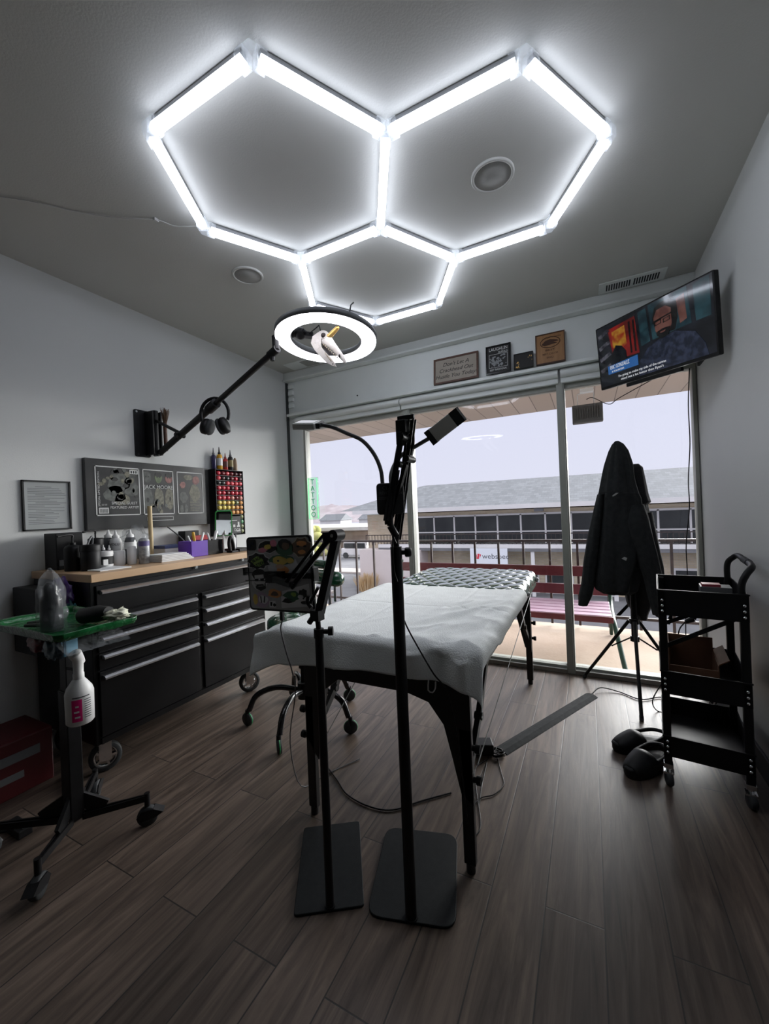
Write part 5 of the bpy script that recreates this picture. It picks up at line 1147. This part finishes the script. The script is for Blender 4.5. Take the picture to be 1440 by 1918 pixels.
sticker('sticker', [('w', 0, wob(532, 1064, 27, 20, 18, 15)), ('e', 1, wob(530, 1050, 24, 9, 14, 16)), ('y', 2, wob(526, 1052, 13, 8, 12, 17)), ('y', 2, wob(545, 1052, 8, 5, 9, 18)), ('o', 2, wob(530, 1069, 12, 8, 11, 19)), ('s', 3, wob(526, 1062, 8, 4, 8, 20)), ('w', 2, wob(514, 1070, 5, 6, 8, 21)), ('k', 3, wob(523, 1052, 2, 2, 6))], 'yellow blond figure sticker with green hat')
sticker('sticker', [('w', 0, wob(484, 1088, 16, 20, 16, 22, .03)), ('k', 1, wob(484, 1078, 14, 11, 14, 23, .05)), ('w', 2, [(475, 1079), (493, 1077), (494, 1098), (476, 1099)]), ('k', 3, [(475, 1086), (483, 1085), (482, 1090), (476, 1090)]), ('k', 3, [(486, 1085), (494, 1084), (493, 1089), (487, 1089)]), ('k', 3, [(478, 1096), (492, 1095), (493, 1099), (489, 1098), (482, 1099), (478, 1101)]), ('k', 1, [(474, 1092), (478, 1100), (492, 1099), (496, 1091), (496, 1103), (486, 1108), (477, 1104)])], 'black and white bearded face sticker')
sticker('sticker', [('l', 0, wob(486, 1125, 17, 13, 14, 24)), ('y', 1, wob(474, 1124, 5, 10, 9, 25)), ('w', 1, wob(490, 1124, 9, 8, 10, 26)), ('k', 2, [(484, 1118), (486, 1118), (487, 1130), (485, 1130)]), ('k', 2, [(492, 1117), (494, 1118), (492, 1130), (490, 1129)])], 'pale lilac lettered sticker')
sticker('sticker', [('o', 0, wob(512, 1112, 13, 8, 12, 27, .2)), ('b', 1, wob(512, 1113, 9, 4, 10, 28, .3))], 'orange sticker')
sticker('sticker', [('w', 0, [(524, 1108), (576, 1092), (577, 1132), (524, 1138)]), ('e', 1, wob(545, 1115, 14, 9, 12, 29, .3)), ('k', 1, wob(538, 1124, 12, 4, 12, 30, .3)), ('k', 1, wob(565, 1110, 8, 9, 12, 31, .3)), ('g', 2, wob(548, 1112, 5, 4, 8, 32)), ('w', 2, wob(560, 1116, 5, 4, 8, 33)), ('k', 1, wob(566, 1126, 7, 3, 9, 34, .3))], 'white rectangular sticker with green creature')
sticker('sticker', [('w', 0, [(501, 1126), (513, 1125), (513, 1138), (501, 1138)]), ('k', 1, [(503, 1128), (507, 1128), (506, 1135), (503, 1135)]), ('k', 1, wob(511, 1133, 3, 3, 8))], 'tiny black and white sticker')
mb = MB(); add_text(mb, 'TATTOO', .016, Mi @ Matrix.Translation((*pnt(485, 1059), .0024)) @ Matrix.Rotation(.35, 4, 'Z')); add_text(mb, 'BLACK', .014, Mi @ Matrix.Translation((*pnt(482, 1049), .0024)) @ Matrix.Rotation(.35, 4, 'Z')); mb.build('sticker_lettering', INKBLK, t2)
# clamp over the tablet
mb = MB(); mb.box((-.040, -.026, .004), (.030, .010, .020), M=Mi).box((-w/2-.012, .008-.012, -.014), (-w/2-.002, .02, .010), M=Mi).box((w/2+.002, -.02, -.014), (w/2+.012, .02, .010), M=Mi).box((.02, -.012, .004), (w/2+.012, .004, .010), M=Mi)
mb.tube([Mi @ V((-.03, .004, .006)), Mi @ V((-w/2-.006, .004, .006))], .0015, 6).tube([Mi @ V((-.03, -.022, .006)), Mi @ V((-w/2-.006, -.022, .006))], .0015, 6)
mb.cyl(Mi @ V((0.0, -.008, .018)), Mi @ V((0.0, -.008, .045)), .014, 14).bar(Mi @ V((.0, -.008, .034)), e2, .016, .016)
mb.build('tablet_clamp', BLACKP, t)
MB().cyl(Mi @ V((-.012, -.015, .020)), Mi @ V((-.012, -.015, .022)), .004, 10).build('clamp_screw', LGREY, t)
p0 = Mi @ V((0.0, -h/2+.002, -.004))
o = thing('charging_cable', 'grey charging cable hanging from the tablet down toward the stool', 'cord', p0)
MB().box((-.006, -.028, -.008), (.006, 0, .002), M=Mi @ Matrix.Translation((0, -h/2, -.001))).build('plug', BLACKP, o)
MB().tube(bez([Mi @ V((0, -h/2-.028, -.004)), AY(526, 1180, .98), AY(537, 1225, 1.0), AY(548, 1262, 1.08), AY(553, 1300, 1.16), (-1.10, 1.24, .25), (-1.12, 1.32, .02), (-1.08, 1.45, .004), (-1.00, 1.60, .004)], 40), .0022, 6).build('cable', GREY, o)

# lamp stand (right)
bx, by = -.49, 1.025
t = thing('lamp_stand', 'taller black floor stand with folded arm and two gooseneck lamps, right of the tablet', 'floor lamp', (bx, by, 0))
cs = rot_rect((-.532, 1.166, 0), .255, .325, radians(106))
MB().prism(plate(cs, .045), .008).build('base_plate', BPOW, t, bev=.002)
MB().cyl((bx, by, .008), (bx, by, 1.062), .0165, 20).cyl((bx, by, .008), (bx, by, .012), .020, 20).build('pole', BLACK, t)
kn = V((bx, by, 1.045)); MB().cyl(kn, kn+rt*.032, .007, 10).lathe([(.011, .024), (.014, .027), (.014, .040), (.010, .043), (.001, .043)], kn, rt, 8).build('clamp_knob', BLACKP, t)
tp = AY(764, 785, 1.04); bt_ = AY(739, 1012, 1.025); mid = AY(748, 960, 1.03)
fx = (rt*1).normalized()
mb = MB(); mb.tube([(bx, by, 1.06), bt_+V((.002, 0, .02))], .010, 10)
for dx, dy in ((.010, -.004), (-.002, -.004), (.010, .012), (-.002, .012)): mb.bar(bt_+fx*dx+V((0, dy, .0)), tp+fx*(dx+.006)+V((0, dy, 0)), .007, .007)
mb.build('rear_arm', BLACKP, t)
lo2 = AY(736, 995, 1.01)
mb = MB(); lb = AY(730, 975, 1.0)
for dx, dy in ((-.006, -.014), (-.014, -.014), (-.012, .0)): mb.bar(lb+fx*(dx+.006)+V((0, dy, 0)), tp+fx*(dx+.004)+V((0, dy, -.01)), .008, .008)
mb.bar(lb, AY(743, 880, 1.0), .016, .012).bar(AY(733, 968, 1.01), AY(760, 870, 1.01), .014, .01)
mb.build('front_arm', BLACKP, t)
for pz in ((756, 820), (766, 860), (750, 870), (745, 905)):
    c_ = AY(*pz, 1.015); MB().cyl(c_-V((0, .02, 0)), c_+V((0, .03, 0)), .009, 10).build('pivot', BLACKP, t)
for c_, d_ in ((AY(755, 800, 1.03), (.030, .04, .035)), (AY(760, 782, 1.03), (.05, .012, .012)), (AY(751, 822, 1.02), (.018, .03, .036)), (AY(766, 858, 1.03), (.02, .03, .012))):
    MB().cbox(c_, d_).build('joint_block', BLACKP, t, bev=.002)
def spring(a, b, r, n, name='spring'):
    a = V(a); b = V(b); d = (b-a).normalized(); u = d.cross(V((0, 1, 0))).normalized(); w_ = d.cross(u); k = n*8
    return MB().tube([a+(b-a)*(i/k)+(u*cos(i*2*pi/8)+w_*sin(i*2*pi/8))*r for i in range(k+1)], .0009, 4)
spring(AY(751, 788, 1.02), AY(749, 812, 1.02), .005, 12).build('spring', CHROME, t); spring(AY(747, 838, 1.02), AY(740, 890, 1.02), .005, 22).build('spring', CHROME, t)
MB().tube(bez([AY(772, 775, 1.04), AY(775, 830, 1.06), AY(768, 870, 1.06), AY(762, 920, 1.05), AY(750, 960, 1.03), AY(738, 1000, 1.02), AY(735, 1030, .995), AY(738, 1070, .995), AY(744, 1090, 1.0)], 50), .0025, 6).build('arm_cable', BLACKP, t)
MB().cbox(AY(728, 975, 1.0), (.016, .02, .022)).cyl(AY(729, 960, 1.0), AY(731, 985, 1.0), .009, 12).tube([AY(731, 985, 1.0), AY(741, 1003, 1.01)], .010, 10).tube(bez([AY(732, 985, 1.0), AY(738, 1010, 1.0), AY(742, 1018, 1.0)], 10), .003, 6).build('lower_joint', BLACKP, t)
# lamp head: control box + two goosenecks
bc = AY(731, 934, 1.0); bxr = fx; Mb = frame(bc, bxr+V((0, 0, .0)), (0, 0, 1))
t3 = t
cb = MB(); cb.prism(rrect(.076, .088, .010), -.030, Mb @ Matrix.Translation((0, 0, .0))); cb = cb.build('control_box', DGREY, t3, bev=.003)
mb = MB(); add_text(mb, 'CLASSIC', .013, Mb @ Matrix.Translation((.004, .030, .0004)), width=.05); add_text(mb, 'REVOLUTION', .012, Mb @ Matrix.Translation((.002, .016, .0004)), width=.062)
mb.box((-.036, .003, 0), (.02, .0042, .0008), M=Mb).box((-.036, -.001, 0), (.02, .0002, .0008), M=Mb); mb.cyl(Mb @ V((-.012, -.018, 0)), Mb @ V((-.012, -.018, .001)), .0025, 10)
mb.build('box_lettering', mat('box_print_grey', (.16, .17, .17), .5), cb)
def neck(pix, ys):
    return bez([AY(px, py, y) for (px, py), y in zip(pix, ys)], 40)
g1 = neck([(717, 912), (713, 880), (700, 850), (678, 825), (650, 812), (622, 800), (597, 795)], (1.01, 1.01, 1.01, 1.0, .98, .96, .95))
g2 = neck([(733, 912), (732, 890), (740, 868), (755, 850), (775, 838), (795, 826), (809, 818)], (1.02, 1.03, 1.05, 1.06, 1.06, 1.05, 1.05))
NK = mat('gooseneck_grey', (.15, .155, .16), .5); LAMPG = mat('lamp_head_grey', (.78, .80, .77), .5)
MB().tube(g1, .0058, 12).build('gooseneck', NK, t3); MB().tube(g2, .0058, 12).build('gooseneck', NK, t3)
# left lamp head (thin wedge pointing left)
a = AY(600, 797, .95); b = AY(551, 797, .93); d = (b-a).normalized(); Ml = frame((a+b)/2, d, V((0, 1, .35)))
h_ = MB().box((-.034, -.030, -.010), (.034, .030, .008), M=Ml).build('lamp_head', LAMPG, t3, bev=.003)
MB().box((-.046, -.020, -.009), (-.034, .020, .006), M=Ml).build('head_socket', DGREY, h_)
MB().box((-.028, -.024, -.0115), (.028, .024, -.010), M=Ml).build('diffuser', WHITE, h_)
a = AY(806, 820, 1.05); b = AY(862, 776, 1.03); d = (b-a).normalized(); nn = vw
Ml = frame((a+b)/2, d, d.cross(ray(838, 795).normalized()))
L2 = (b-a).length/2
h_ = MB().box((-L2+.012, -.021, -.010), (L2-.022, .021, .010), M=Ml).build('lamp_head', LAMPG, t3, bev=.002)
MB().box((-L2-.002, -.022, -.012), (-L2+.014, .022, .012), M=Ml).build('head_socket', DGREY, h_)
mb = MB().box((L2-.022, -.021, -.009), (L2-.020, .021, .009), M=Ml).box((L2, -.021, -.009), (L2+.003, .021, .009), M=Ml).box((L2-.022, .018, -.009), (L2+.003, .021, .009), M=Ml).box((L2-.022, -.021, -.009), (L2+.003, -.018, .009), M=Ml)
mb.box((L2-.022, -.021, .006), (L2+.003, .021, .0075), M=Ml)
for i in range(6): mb.box((L2-.020, -.016+i*.006, -.010), (L2+.002, -.013+i*.006, .006), M=Ml)
mb.build('vent_grille', DGREY, h_)
# cable from lamp stand to floor
o = MB().tube(bez([AY(752, 1150, 1.04), AY(765, 1180, 1.08), AY(790, 1225, 1.10), AY(812, 1262, 1.10), AY(838, 1300, 1.19), (-.385, 1.20, .42), (-.375, 1.22, .20), (-.39, 1.34, .006), (-.43, 1.60, .004), (-.45, 1.80, .006)], 60), .0025, 6).build('lamp_cable', BLACKP); tag(o, 'thin black cable running from the lamp stand over the sheet edge', 'cord')

# ================================================================== TRIPOD COAT STAND + HOODIE
hx0, hy0 = .222, 2.80
t = thing('tripod', 'black tripod stand holding the hoodie in front of the right window', 'tripod', (hx0, hy0, 0))
MB().cyl((hx0, hy0, .33), (hx0, hy0, .80), .017, 16).cyl((hx0, hy0, .80), (hx0-.02, hy0, 1.38), .013, 12).cyl((hx0, hy0, .43), (hx0, hy0, .46), .026, 16).cyl((hx0, hy0, .325), (hx0, hy0, .355), .024, 16).build('centre_column', BLACK, t)
for (x, y) in ((.212, 2.475), (-.062, 2.955), (.50, 2.955)):
    f = V((x, y, .012)); top = V((hx0, hy0, .445)); d = V((f.x-hx0, f.y-hy0, 0)).normalized(); m_ = top.lerp(f, .42)
    MB().tube([top+d*.028, f], .0095, 10).bar(V((hx0, hy0, .34))+d*.024, m_, .012, .008).build('leg', BLACK, t)
    MB().cyl(f+(top-f)*.03, f-V((0, 0, .010)), .011, 10).build('rubber_foot', DGREY, t)
def loft(rings, seg=36, fold=.10, seed=0, fq=3.0):
    """rings: (cx, cy, z, rx, ry)"""
    mb = MB(); n = len(rings)
    def f(u, v):
        k = v*(n-1); i = min(int(k), n-2); g = k-i; g = g*g*(3-2*g)*.5+g*.5
        c = [rings[i][j]*(1-g)+rings[i+1][j]*g for j in range(5)]; a = u*2*pi
        q = 1+fold*noise.noise(V((cos(a)*fq, sin(a)*fq, c[2]*2.2+seed)))+fold*.5*sin(a*7+seed+c[2]*3)*min(1, v*2)
        return V((c[0]+c[3]*q*cos(a), c[1]+c[4]*q*sin(a), c[2]))
    mb.grid(f, seg, n*5, wrap=True); return mb
def W2(px, py, y=2.74): return AY(px, py, y)
def rings(rows, y, ry):
    out = []
    for (py, xl, xr), r in zip(rows, ry):
        a = AY(xl, py, y); b = AY(xr, py, y); out.append(((a.x+b.x)/2, y, (a.z+b.z)/2, max(.004, (b.x-a.x)/2), r))
    return out
t = thing('hoodie', 'charcoal hooded sweatshirt draped over the tripod, hood pointing up', 'hoodie', (.15, 2.74, .6))
rows = [(826, 1152, 1158), (832, 1146, 1167), (845, 1140, 1176), (870, 1133, 1185), (900, 1127, 1190), (922, 1123, 1197), (935, 1119, 1203), (960, 1117, 1206), (1000, 1116, 1208), (1050, 1113, 1206), (1085, 1112, 1195), (1105, 1118, 1190), (1112, 1130, 1180)]
MB_ = loft(rings(rows, 2.72, [.004, .03, .05, .07, .085, .09, .085, .08, .08, .08, .075, .07, .05]), 60, .17, 1)
MB_.build('body', FABRIC, t)
rows = [(926, 1118, 1132), (950, 1112, 1130), (1000, 1101, 1125), (1050, 1093, 1119), (1090, 1089, 1114), (1115, 1084, 1109), (1134, 1083, 1100)]
loft(rings(rows, 2.70, [.05, .045, .042, .04, .038, .034, .024]), 24, .10, 4).build('sleeve', FABRIC, t)
rows = [(945, 1178, 1206), (975, 1168, 1216), (1000, 1172, 1222), (1040, 1190, 1232), (1080, 1205, 1240), (1120, 1214, 1246), (1152, 1222, 1246)]
loft(rings(rows, 2.68, [.04, .055, .05, .045, .04, .036, .024]), 24, .10, 8).build('sleeve', FABRIC, t)
c = AY(1151, 926, 2.615); MB().prism([(-.012, -.006), (.006, .008), (.020, .008), (.006, -.004), (-.010, -.012)], .001, frame(c, (1, 0, 0), (0, 0, 1))).build('neck_tag', LGREY, t)
c = AY(1164, 930, 2.62); MB().tube(bez([AY(1120, 924, 2.62), AY(1150, 921, 2.605), AY(1198, 926, 2.63)], 16), .0022, 5).tube(bez([AY(1155, 832, 2.66), AY(1158, 870, 2.63), AY(1157, 915, 2.61)], 16), .0022, 5).build('seams', FABRIC2, t)
c = AY(1170, 1047, 2.625); MB().prism([(-.016, .002), (-.002, .012), (.012, .006), (.006, -.010)], .001, frame(c, (1, 0, 0), (0, 0, 1))).build('inner_tag', LGREY, t)
t = thing('jacket', 'black jacket hanging behind the hoodie on the tripod', 'jacket', (.27, 2.85, .6))
rows = [(869, 1185, 1196), (876, 1180, 1204), (900, 1178, 1209), (925, 1178, 1214), (941, 1185, 1219), (945, 1180, 1213), (990, 1170, 1224), (1040, 1165, 1232), (1090, 1165, 1236), (1130, 1174, 1222), (1150, 1186, 1214), (1160, 1196, 1212)]
loft(rings(rows, 2.86, [.01, .04, .05, .06, .06, .06, .07, .075, .075, .06, .05, .03]), 36, .08, 12).build('body', FABRIC2, t)
rows = [(960, 1200, 1222), (1010, 1212, 1232), (1060, 1222, 1243), (1110, 1224, 1248), (1155, 1228, 1246)]
loft(rings(rows, 2.86, [.04, .04, .04, .038, .03]), 20, .1, 15).build('sleeve', FABRIC2, t)

# ================================================================== TROLLEY
cx0, cx1, cy0, cy1 = .250, .518, 1.955, 2.345
t = thing('utility_trolley', 'black three-tier metal trolley with handle by the right wall', 'trolley', ((cx0+cx1)/2, (cy0+cy1)/2, 0))
for x in (cx0+.008, cx1-.008):
    for y in (cy0+.008, cy1-.008):
        MB().box((x-.014, y-.014, .085), (x+.014, y+.014, .79)).build('post', BLACK, t, bev=.004)
def shelf(z, h, name):
    w_ = .004; mb = MB(); a, b, c_, d_ = cx0-.006, cx1+.006, cy0-.006, cy1+.006
    mb.box((a, c_, z), (b, d_, z+w_)).box((a, c_, z), (a+w_, d_, z+h)).box((b-w_, c_, z), (b, d_, z+h)).box((a, c_, z), (b, c_+w_, z+h)).box((a, d_-w_, z), (b, d_, z+h)).box((a-.003, c_-.003, z+h-.006), (b+.003, c_+.004, z+h)).box((a-.003, c_-.003, z+h-.006), (a+.004, d_+.003, z+h))
    s_ = mb.build('shelf_tray', BLACK, t, bev=.001)
    mb = MB()
    for x in (cx0+.008, cx1-.008):
        for k in range(3): mb.ell((x, c_-.002, z+.018+k*.022), .0062, 8, n=5)
    mb.build('rivets', CHROME, s_)
shelf(.695, .105, 'top'); shelf(.375, .095, 'mid'); shelf(.12, .085, 'low')
MB().bar((cx0+.01, cy0+.02, .56), (cx1-.03, cy0+.02, .70), .006, .016).bar((cx0+.01, cy0+.02, .655), (cx0+.10, cy0+.02, .70), .006, .014).build('cross_brace', BLACK, t)
hp = [(cx1-.010, cy1-.02, .76), (cx1-.010, cy1-.02, .86), (cx1+.01, cy1-.03, .895), (cx1+.025, cy1-.05, .905), (cx1+.03, cy1-.14, .90), (cx1+.03, cy0+.14, .90), (cx1+.025, cy0+.05, .895), (cx1+.005, cy0+.025, .87), (cx1-.010, cy0+.02, .83), (cx1-.010, cy0+.02, .76)]
hp = [(min(p[0], RX-.018), p[1], p[2]) for p in hp]
MB().tube(bez(hp, 60), .0115, 12).build('handle', BLACK, t); MB().tube([hp[4], hp[5]], .0135, 12).build('handle_grip', DGREY, t)
for k, (x, y) in enumerate(((cx0+.008, cy0+.008), (cx1-.008, cy0+.008), (cx0+.008, cy1-.008), (cx1-.008, cy1-.008))):
    f = MB().box((x-.016, y-.016, .07), (x+.016, y+.016, .088)).cyl((x, y, .05), (x, y, .07), .010, 10).box((x-.018, y-.02, .048), (x+.018, y+.016, .056)).build('caster', CHROME, t, bev=.001)
    MB().lathe([(.008, -.012), (.024, -.011), (.027, -.007), (.027, .007), (.024, .011), (.008, .012)], (x, y-.01, .027), (1, .3, 0), 18).build('caster_wheel', DGREY, f)
t.rotation_euler.z = radians(-7); t.location = (.404, 2.138, 0)
# items on trolley
t = thing('card_box', 'small red and grey printed packets in the trolley top tray', 'packet', (.45, 2.10, .705))
MB().cbox((.455, 2.06, .755), (.10, .08, .10)).build('packet', GREY, t, bev=.002); MB().cbox((.44, 2.05, .810), (.06, .05, .010)).build('red_packet', mat('dim_red', (.32, .04, .06), .5), t, bev=.001)
t.rotation_euler.z = radians(-7)
t = thing('cardboard_box', 'open brown cardboard box on the trolley middle tray', 'box', (.33, 2.10, .38))
t.rotation_euler.z = radians(-7); t.location.x += .02
bl, bh = V((.268, 1.985, .384)), V((.43, 2.20, .535)); w_ = .004
mb = MB().box((bl.x, bl.y, bl.z), (bh.x, bh.y, bl.z+w_)).box((bl.x, bh.y-w_, bl.z), (bh.x, bh.y, bh.z+.02)).box((bl.x, bl.y, bl.z), (bl.x+w_, bh.y, bh.z+.02)).box((bh.x-w_, bl.y, bl.z), (bh.x, bh.y, bh.z-.03)).box((bl.x, bl.y, bl.z), (bh.x, bl.y+w_, bl.z+.10))
mb.build('carton', CARD, t); M = Matrix.Translation((bh.x, (bl.y+bh.y)/2, bh.z-.03)) @ Matrix.Rotation(radians(55), 4, 'Y')
MB().box((-.002, -.10, 0), (.002, .10, .04), M=M).build('flap', CARD, t)
t = thing('charger_cluster', 'tangle of plugs and cords behind the trolley lower trays', 'plug', (.47, 2.42, .0))
MB().cbox((.46, 2.50, .03), (.09, .16, .05)).build('power_strip', BLACKP, t, bev=.006)
mb = MB()
for k in range(4): mb.tube(bez([(.45+.02*k, 2.46+.02*k, .055), (.47+.02*k, 2.44, .12+.03*k), (.50, 2.42+.02*k, .18), (.52, 2.45, .25+.02*k)], 16), .003, 6).cbox((.45+.02*k, 2.46+.02*k, .068), (.016, .016, .028))
mb.build('cords', BLACKP, t)
t = thing('power_plug', 'black plug hanging on a cord behind the trolley', 'plug', AY(1292, 1163, 2.45))
pp = AY(1290, 1163, 2.45); MB().tube([pp+V((-.015, 0, -.006)), pp+V((.02, 0, .012))], [.010, .014], 10).tube([pp+V((.02, 0, .012)), pp+V((.03, 0, .03))], [.010, .006], 10).build('plug_body', BLACKP, t)
MB().tube(bez([pp+V((-.015, 0, -.006)), AY(1272, 1180, 2.45), AY(1268, 1210, 2.45), AY(1262, 1260, 2.5), AY(1240, 1280, 2.62), AY(1222, 1312, 2.60), (.30, 2.62, .004), (.36, 2.62, .006)], 40), .003, 6).build('cord', BLACKP, t)

# clogs
def clog(name, label, c, ang, s=1):
    t = thing(name, label, 'clog', c); M = Matrix.Translation(c) @ Matrix.Rotation(ang, 4, 'Z')
    mb = MB(); mb.X = M
    def sole(u, v):
        a = u*2*pi; x = cos(a); y = sin(a); X = .134*x; wdt = .053*(1+.16*x-.20*x*x*(1 if x < 0 else .2)); Y = wdt*y; lay = [(0, 0), (.96, 0), (1, .012), (1.0, .026), (.93, .034), (0, .030)]
        k = v*5; j = min(int(k), 4); g = k-j; r = lay[j][0]*(1-g)+lay[j+1][0]*g; z = lay[j][1]*(1-g)+lay[j+1][1]*g
        return V((X*r, Y*r, z+.012*max(0, x)*r if z > .02 else z))
    mb.grid(sole, 40, 15, wrap=True); mb.build('sole', BLACKP, t)
    mb = MB(); mb.X = M
    def upper(u, v):  # shell from the toe back over the instep
        a = (u-.5)*pi*1.0; x = .122-v*.135; k = v; wd = .049*sqrt(max(0, 1-((x-.02)/.118)**2)) if x > .02 else .049-.004*(.02-x)/.05
        h = .016+.042*min(1, v*1.35)**.7-(.010*max(0, v-.8)*5)
        return V((x+.012*cos(a*1.0)*v, wd*sin(a), .026+h*cos(a)**.8 if cos(a) > 0 else .026))
    mb.grid(upper, 24, 18); mb.build('upper', BLACKP, t, solid=.005)
    mb = MB(); mb.X = M
    mb.tube(bez([(.0, .048, .05), (-.05, .047, .052), (-.10, .034, .058), (-.128, 0, .060), (-.10, -.034, .058), (-.05, -.047, .052), (0, -.048, .05)], 30), .0085, 8)
    mb.build('heel_strap', BLACKP, t)
clog('clog', 'black rubber clog further left, nearer the tripod leg', (.175, 2.20, 0), radians(215))
clog('clog', 'black rubber clog closer to the camera, touching the trolley caster', (.185, 2.045, 0), radians(235))

# cord cover, adapter, cables
A1, A2 = AZ(1108, 1303, .0), AZ(938, 1408, .0); d = (A1-A2).normalized(); n = V((d.y, -d.x, 0))
t = thing('cord_cover', 'flat grey rubber cord cover strip lying diagonally on the floor', 'cord cover', (A1+A2)/2)
MB().prism([(-.038, 0), (-.034, .003), (-.014, .012), (.014, .012), (.034, .003), (.038, 0)], (A1-A2).length, frame(A2, n, (0, 0, 1)) @ Matrix.Rotation(0, 4, 'X') if n.cross(V((0, 0, 1))).dot(d) > 0 else frame(A2, -n, (0, 0, 1))).build('strip', noisy('grey_rubber', (.030, .032, .034), (.042, .044, .046), 40, .85, spec=.15), t)
t = thing('power_adapter', 'black power adapter brick on the floor beside the table leg', 'adapter', (-.47, 1.87, 0))
MB().cbox((-.49, 1.88, .028), (.10, .07, .05), M=Matrix.Rotation(.4, 3, 'Z')).build('brick', BLACKP, t, bev=.005)
mb = MB(); ro = random.Random(4)
for k in range(4):
    p = V((-.43, 1.87, .015)); pts = [p]
    for i in range(5): a = i*1.4+k; pts.append(V((-.415+.03*cos(a), 1.88+.03*sin(a), .008+.008*((i+k) % 3))))
    mb.tube(bez(pts, 24), .0025, 5)
mb.build('coiled_cord', BLACKP, t)
cab = [('black cable running from the cord cover past the tripod to the trolley', [AZ(1108, 1300, .006), AZ(1125, 1288, .02), AZ(1160, 1296, .006), AZ(1200, 1310, .006), AZ(1240, 1306, .006), AZ(1290, 1318, .006), (.42, 2.55, .01)], BLACKP, .0035),
       ('thin black cable curving on the floor under the table from the left leg', [AZ(612, 1435, .004), AZ(632, 1462, .004), AZ(650, 1488, .004), AZ(690, 1510, .004), AZ(735, 1517, .004), AZ(790, 1500, .004), AZ(845, 1485, .004)], BLACKP, .003),
       ('thin cable looping on the floor right of the near table leg, longer loop', [AZ(930, 1415, .004), AZ(938, 1445, .004), AZ(943, 1470, .004), AZ(925, 1488, .004), AZ(900, 1495, .004), AZ(880, 1515, .004)], BLACKP, .0022),
       ('thin cable looping on the floor right of the near table leg, nearer loop', [AZ(915, 1420, .004), AZ(890, 1440, .004), AZ(892, 1480, .004), AZ(900, 1540, .004), AZ(893, 1562, .004), AZ(880, 1562, .004)], BLACKP, .0022)]
for lab, pts, m_, r in cab:
    o = MB().tube(bez(pts, 50), r, 6).build('floor_cable', m_); tag(o, lab, 'cord')
# electric outlet plate behind trolley and small hole on header
o = MB().cyl((-1.75, 3.009, 2.18), (-1.75, 3.004, 2.18), .006, 10).build('wall_hook', INKBLK); tag(o, 'tiny black screw head in the white beam above the left window', 'screw')
